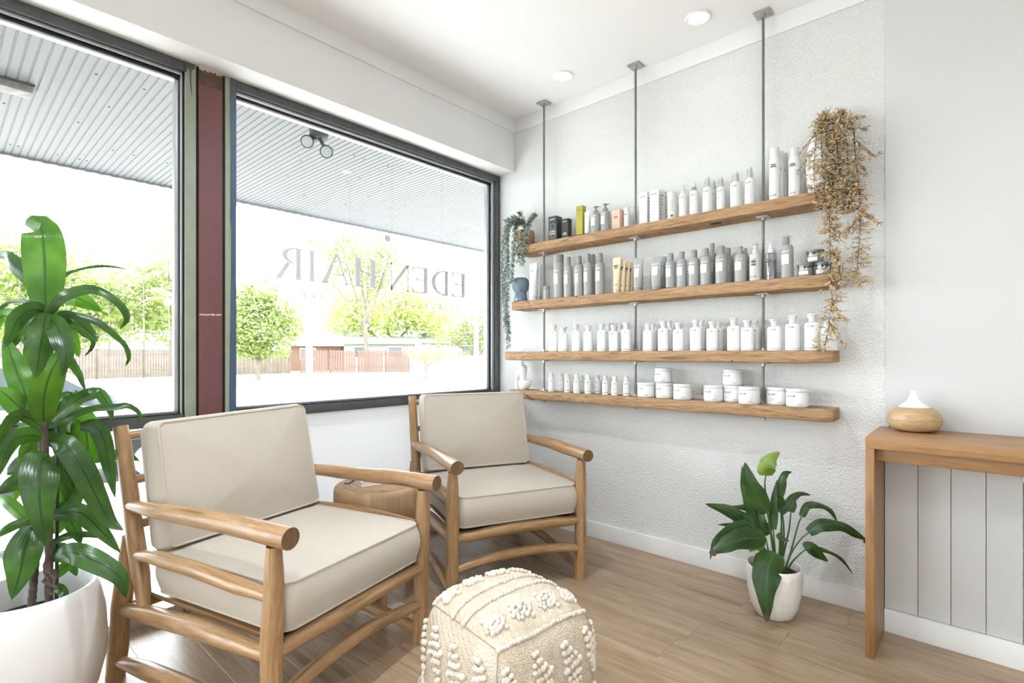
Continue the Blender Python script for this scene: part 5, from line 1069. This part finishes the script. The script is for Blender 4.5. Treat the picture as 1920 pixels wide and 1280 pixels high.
bl = at(36, 158, 3.6); bk = thing('batten_block', 'rough weathered block under the awning at the upper left', 'block', (-1.67, -2.40, SZ))
b = MB(); b.box(-.055, -.30, -.052, .055, .085, -.002); o = b.build('body', plain('rough_mortar', (.20, .19, .175), .95, nz=.3, nscale=25, bmp=1, bscale=50), bk, bevel=.012)
b = MB(); b.box(-.06, -.30, -.012, .06, .09, -.001); b.build('dirt_rim', M['grime'], bk)

# far timber paling fence
M['paling'] = plain('weathered_paling', (.12, .088, .076), .9, nz=.2, nscale=2)
M['rustfence'] = plain('rust_red_steel', (.14, .08, .068), .7, nz=.08, nscale=1)
def fence(name, label, p0, p1, h, wpal, mat, gap=.012):
    p0, p1 = Vector(p0), Vector(p1); L = (p1-p0).length; d = (p1-p0)/L; f = thing(name, label, 'fence', p0, math.atan2(d.y, d.x)); npan = max(1, round(L/2.4)); pl = L/npan; fr = random.Random(2)
    for k in range(npan):
        b = MB(); m_ = int(pl/wpal)
        for i in range(m_): b.box(k*pl+i*wpal+gap/2, -.012, .03, k*pl+(i+1)*wpal-gap/2, .012+.006*(i % 2), h+fr.uniform(-.03, .03)*(wpal < .2))
        b.build('paling_panel', mat, f); MB().box(k*pl-.05, .02, 0, k*pl+.05, .12, h+.02).build('post', mat, f)
    MB().box(0, .02, h*.25, L, .06, h*.25+.08).box(0, .02, h*.8, L, .06, h*.8+.08).build('rails', mat, f)
    return f
fence('paling_fence', 'weathered timber paling fence across the street at left', (-38.7, -8, -.5), (-38.2, 16.3, -.5), 1.88, .15, M['paling'])
fence('steel_fence', 'rust red ribbed steel fence across the street at right', (-38.0, 17.0, -.5), (-33.6, 24.6, -.5), 1.85, .20, M['rustfence'], .03)
fence('pale_fence', 'pale ribbed steel fence right of the rust red one', (-33.5, 24.8, -.5), (-31.0, 29.0, -.5), 1.80, .20, plain('pale_fence_paint', (.26, .225, .20), .7), .03)
# trees
M['lf1'] = leafmat('bright_tree_leaf', (.11, .14, .038), (.23, .26, .10), (.17, .20, .07), .4, .5, 3)
M['lf2'] = leafmat('olive_tree_leaf', (.085, .105, .05), (.20, .215, .115), (.14, .155, .08), .4, .5, 3)
M['lf3'] = leafmat('pale_tree_leaf', (.29, .315, .15), (.46, .47, .28), (.37, .39, .22), .4, .5, 3)
M['bark'] = plain('grey_bark', (.16, .13, .11), .9, nz=.3, nscale=3)
def blobtree(name, label, base, crowns, nl, ls, mat, trunk_r=.15, seed=0, branches=5):
    rn = random.Random(seed); t = thing(name, label, 'tree', base); base = Vector(base)
    b = MB(); top = Vector(crowns[0][0])-base
    b.tube([(0, 0, -.05), (top.x*.3, top.y*.3, top.z*.35), (top.x*.8, top.y*.8, top.z*.8)], [trunk_r, trunk_r*.8, trunk_r*.35], 8)
    for c, r in crowns[:branches+1]:
        q = Vector(c)-base; s_ = Vector((top.x*.3, top.y*.3, top.z*.35)); b.tube([s_, s_.lerp(q, .6)+Vector((0, 0, -.1)), q], [trunk_r*.5, trunk_r*.35, trunk_r*.15], 6)
    b.build('trunk', M['bark'], t); tot = sum(r[0]*r[1]*r[2] if isinstance(r, tuple) else r**3 for c, r in crowns)
    for c, r in crowns:
        rx = r if isinstance(r, tuple) else (r, r, r); n_ = max(40, int(nl*rx[0]*rx[1]*rx[2]/tot)); b = MB()
        for i in range(n_):
            d = Vector((rn.gauss(0, 1), rn.gauss(0, 1), rn.gauss(0, 1))).normalized(); f = rn.uniform(.55, 1.05); p = Vector(c)-base+Vector((d.x*rx[0], d.y*rx[1], d.z*rx[2]))*f
            a = Vector((rn.gauss(0, 1), rn.gauss(0, 1), rn.gauss(0, .6))).normalized(); s_ = a.cross(d+Vector((.1, .2, .3))).normalized(); L = ls*rn.uniform(.7, 1.3); w = L*.42
            b.add([p-a*L*.5, p+s_*w*.5, p+a*L*.5, p-s_*w*.5], [(0, 1, 2, 3)], 0, [(.5, 0), (1, .5), (.5, 1), (0, .5)])
        tag(b.build('foliage', mat, t, smooth=0), kind='stuff')
    return t
def ptr(u, v, t): return tuple(at(u, v, t))
def gnd(u, t, z=-.5): p = at(u, HZ, t); return (p.x, p.y, z)
blobtree('street_tree', 'round bright green tree in front of the fence beside the mullion', gnd(483, 31, -.48), [(ptr(490, 610, 31), (2.3, 2.3, 1.7)), (ptr(462, 575, 31), (1.7, 1.7, 1.4)), (ptr(520, 590, 31), (1.4, 1.4, 1.2)), (ptr(470, 650, 30.5), (1.2, 1.2, .8)), (ptr(515, 655, 30.5), (1.0, 1.0, .7)), (ptr(450, 640, 31), (1.3, 1.3, 1.0)), (ptr(485, 548, 31), (1.2, 1.2, .9))], 6500, .30, M['lf1'], .16, 1)
blobtree('tall_gum_tree', 'tall sparse gum tree behind the window lettering', gnd(690, 46), [(ptr(675, 475, 46), (3.2, 3.2, 2.3)), (ptr(640, 460, 46), (2.2, 2.2, 1.8)), (ptr(720, 505, 46), (2.6, 2.6, 1.8)), (ptr(690, 525, 46), (2.2, 2.2, 1.6)), (ptr(735, 465, 46), (1.8, 1.8, 1.5)), (ptr(620, 520, 46), (1.8, 1.8, 1.5))], 2600, .40, M['lf2'], .22, 2)
blobtree('spreading_tree', 'broad pale yellow-green tree above the steel fence', gnd(740, 52), [(ptr(720, 580, 52), (4.8, 4.8, 3.0)), (ptr(655, 590, 52), (3.2, 3.2, 2.8)), (ptr(790, 580, 52), (3.8, 3.8, 2.8)), (ptr(830, 610, 52), (2.6, 2.6, 1.8))], 9000, .50, M['lf3'], .3, 3)
blobtree('dark_street_tree', 'darker green tree at the right edge of the glass', gnd(900, 44), [(ptr(900, 615, 44), (2.6, 2.6, 1.9)), (ptr(868, 625, 44), (1.6, 1.6, 1.2)), (ptr(840, 635, 44), (1.5, 1.5, .9)), (ptr(930, 600, 44), (2.2, 2.2, 1.8))], 2600, .34, M['lf2'], .2, 4)
blobtree('fence_creeper', 'leafy creeper hanging over the pale fence', gnd(800, 39.5), [(ptr(795, 662, 39.6), (1.4, 1.4, .7)), (ptr(835, 660, 39.6), (.9, .9, .5))], 900, .26, M['lf3'], .08, 5)
blobtree('sparse_left_tree', 'sparse tree showing above the hedge beside the green jamb', gnd(320, 42), [(ptr(315, 420, 42), (1.4, 1.4, 1.8)), (ptr(330, 370, 42), (1.1, 1.1, 1.2)), (ptr(300, 470, 42), (1.6, 1.6, 1.4))], 900, .40, M['lf3'], .14, 6)
blobtree('dense_hedge_tree', 'dense bushy tree over the timber fence at far left', gnd(120, 43), [(ptr(60, 590, 43), (3.6, 3.6, 3.0)), (ptr(150, 585, 43), (3.4, 3.4, 3.2)), (ptr(20, 500, 43), (2.8, 2.8, 2.8)), (ptr(240, 570, 43), (3.4, 3.4, 3.2)), (ptr(320, 570, 43), (2.8, 2.8, 3.6)), (ptr(120, 520, 44), (3.0, 3.0, 2.4))], 11000, .50, M['lf1'], .25, 7)
def palm(label, base_uv, t, crown_v, nf, fl, seed, mat, trunk=.06):
    rn = random.Random(seed); bx_ = gnd(base_uv, t); top = at(base_uv+rn.uniform(-4, 4), crown_v, t); p = thing('palm_tree', label, 'tree', bx_, 0, 'palms over the timber fence'); O = Vector(bx_); tp_ = top-O
    MB().tube([(0, 0, -.05), tp_*.5+Vector((.1, 0, 0)), tp_], [trunk*1.2, trunk, trunk*.8], 8).build('trunk', M['bark'], p)
    for k in range(nf):
        a = 2*PI*k/nf+rn.uniform(-.2, .2); el = rn.uniform(.1, 1.2); d = Vector((math.cos(a)*math.cos(el), math.sin(a)*math.cos(el), math.sin(el))); pts = [tp_+d*(fl*s)+Vector((0, 0, -fl*.55*s*s)) for s in (0, .25, .5, .75, 1.0)]
        sp = catmull(pts, 16); b = MB(); b.tube(sp, [.03*(1.1-i/16) for i in range(17)], 4)
        for i in range(2, 17):
            tg = (sp[i]-sp[i-1]).normalized(); s_ = tg.cross(Vector((0, 0, 1))).normalized(); L = fl*.30*math.sin(PI*min(1, .15+.85*i/16))
            for sg in (-1, 1):
                e = sp[i]+s_*sg*L*.8+tg*L*.55+Vector((0, 0, -L*.35)); w = tg*.05*fl/2
                b.add([sp[i]-w*.5, sp[i]+w*.5, e], [(0, 1, 2)], 0, [(.4, 0), (.6, 0), (.5, 1)])
        b.build('frond', mat, p, smooth=0)
for i, (u, t, cv, nf, fl, m_, lb) in enumerate(((205, 40.5, 525, 15, 3.0, 'lf3', 'palm with arching fronds right of the indoor plant'), (270, 40.2, 515, 15, 3.0, 'lf1', 'palm closest to the green jamb over the timber fence'), (130, 40.8, 480, 15, 3.2, 'lf3', 'tall palm standing behind the indoor plant'), (40, 41, 470, 14, 3.2, 'lf1', 'leftmost palm over the timber fence'), (235, 41.5, 575, 13, 2.6, 'lf1', 'low bushy palm over the middle of the timber fence'), (318, 40.0, 560, 13, 2.4, 'lf3', 'small palm half hidden by the window frame'), (580, 42, 455, 16, 3.0, 'lf3', 'high feathery palm behind the big grey letters'))):
    palm(lb, u, t, cv, nf, fl, 40+i, M[m_])
# poles and wires
def pole(label, u, t, vtop, r):
    b_ = gnd(u, t); H = at(u, vtop, t).z-b_[2]; p = thing('utility_pole', label, 'pole', b_, 0, 'utility poles across the street'); MB().tube([(0, 0, 0), (0, 0, H)], [r, r*.8], 12).build('shaft', M['fascia'], p); MB().box(-.06, -1.0, H-.5, .06, 1.0, H-.38).build('crossarm', M['bark'], p); PL['o'] = p; PL['h'] = H; return p
PL = {}
pole('thick pale utility pole behind the letter I', 580, 29, 505, .18); pole('slim pale utility pole at the right edge of the glass', 893, 36, 440, .16)
for k in range(3):                                                   # the wires belong to the pole they are strung from
    hb = Vector((0, (-.9, 0, .9)[k], PL.get('h')-.36)); far = at(-700, 250+k*22, 24)-Vector(PL['o'].location); MB().tube([hb, hb.lerp(far, .5)-Vector((0, 0, .5)), far], .016, 5).build('wire', M['fascia'], PL['o'])
# houses beyond the fence
M['roofpale'] = plain('pale_metal_roof', (.30, .30, .31), .5); M['brick'] = plain('red_brick_far', (.16, .085, .065), .9); M['render'] = plain('pale_render', (.30, .29, .28), .9); M['darkglass'] = plain('dark_pane', (.10, .11, .12), .2)
def house(label, u0, u1, t, veave, vridge, mat):
    a = Vector(gnd(u0, t)); c = Vector(gnd(u1, t+1)); L = (c-a).length; d = (c-a)/L; h = thing('house', label, 'house', a, math.atan2(d.y, d.x)); he = at(u0, veave, t).z+.5; hr = at(u0, vridge, t).z+.5; D = 6
    MB().box(0, 0, 0, L, D, he).build('wall', mat, h)
    MB().prism([(-.5, he-.02), (D+.5, he-.02), (D/2, hr)], -.5, L+.5, 'x').build('roof', M['roofpale'], h); MB().box(-.5, -.56, he-.16, L+.5, -.44, he).build('gutter', M['fascia'], h)
    for k in range(max(1, int(L/3))):
        w = MB().box(.8+k*3, -.03, he-1.45, 2.2+k*3, .02, he-.35).build('window', M['fascia'], h); MB().box(.9+k*3, -.05, he-1.35, 2.1+k*3, -.032, he-.45).build('pane', M['darkglass'], w)
house('brick house with a pale roof behind the bright green tree', 545, 640, 48, 645, 612, M['brick']); house('low pale house behind the rust red fence', 645, 775, 47, 641, 628, M['render']); house('white house behind the pale fence', 790, 960, 50, 640, 622, M['render'])
# parked cars
def car(label, loc, rz, paint):
    c = thing('parked_car', label, 'car', loc, rz)
    prof = [(-2.1, .32), (-2.15, .55), (-2.05, .78), (-1.25, .90), (-.55, 1.36), (-.2, 1.43), (.75, 1.42), (1.35, 1.20), (1.75, .98), (2.1, .92), (2.15, .55), (2.1, .30)]
    b = MB(); secs = [(-.86, .90), (-.80, 1.0), (.80, 1.0), (.86, .90)]; n = len(prof); vs = []
    for y_, s_ in secs:
        for x, z in prof: tuck = .16*max(0, z-.92)/.5; vs.append((x*(.985 if s_ < 1 else 1), y_*(1-tuck), .25+(z-.25)*(1 if s_ == 1 else .985)))
    fs = [(i*n+k, i*n+(k+1) % n, (i+1)*n+(k+1) % n, (i+1)*n+k) for i in range(3) for k in range(n)]+[tuple(range(n-1, -1, -1)), tuple(3*n+k for k in range(n))]; b.add(vs, fs); b.build('body', paint, c, bevel=.03)
    for s_ in (-1, 1):
        yy = s_*.80
        for pn, poly in (('side_window', [(-1.02, .95), (-.50, 1.31), (.16, 1.37), (.16, .95)]), ('side_window', [(.24, .95), (.24, 1.37), (.72, 1.36), (1.22, 1.14), (1.40, .98)])):
            b = MB(); m_ = len(poly); b.add([(x, s_*(.868-.16*.86*max(0, z-.92)/.5), z) for x, z in poly], [tuple(range(m_)) if s_ < 0 else tuple(range(m_-1, -1, -1))]); b.build(pn, M['darkglass'], c, smooth=0)
        MB().sphere((-.92, s_*.98, 1.0), .11, 10, 7).build('mirror', plain('mirror_shell', (.10, .12, .15), .4), c)
        MB().box(-2.14, s_*.55-.17, .60, -2.05, s_*.55+.17, .74).build('headlight', M['bead'], c, bevel=.02)
        for x in (-1.35, 1.30):
            w = MB(); w.lathe([(.0, -.10), (.20, -.10), (.30, -.10), (.325, -.07), (.325, .07), (.30, .10), (.20, .10), (0, .10)], 28, cap=False); w.v = [(px, pz, py) for px, py, pz in w.v]; wh = w.build('wheel', M['black'], c, loc=(x, s_*.78, .325))
            h_ = MB(); h_.lathe([(.0, .0), (.17, .0), (.20, -.02)], 20, cap=False); h_.v = [(px, s_*(.103+pz), py) for px, py, pz in h_.v]; h_.build('hubcap', M['bead'], wh)
    MB().add([(-1.19, -.70, .935), (-1.19, .70, .935), (-.60, .62, 1.335), (-.60, -.62, 1.335)], [(0, 3, 2, 1)]).build('windscreen', M['darkglass'], c, smooth=0)
    return c
car('white car parked at the kerb, cut off by the right edge of the glass', (-4.75, 4.75, -.36), PI/2, plain('white_car_paint', (.78, .78, .78), .3, coat=.6))
car('silver car parked at the kerb behind the potted dracaena', (-5.2, -2.45, -.36), -PI/2, plain('silver_car_paint', (.60, .61, .62), .3, .3, coat=.6))
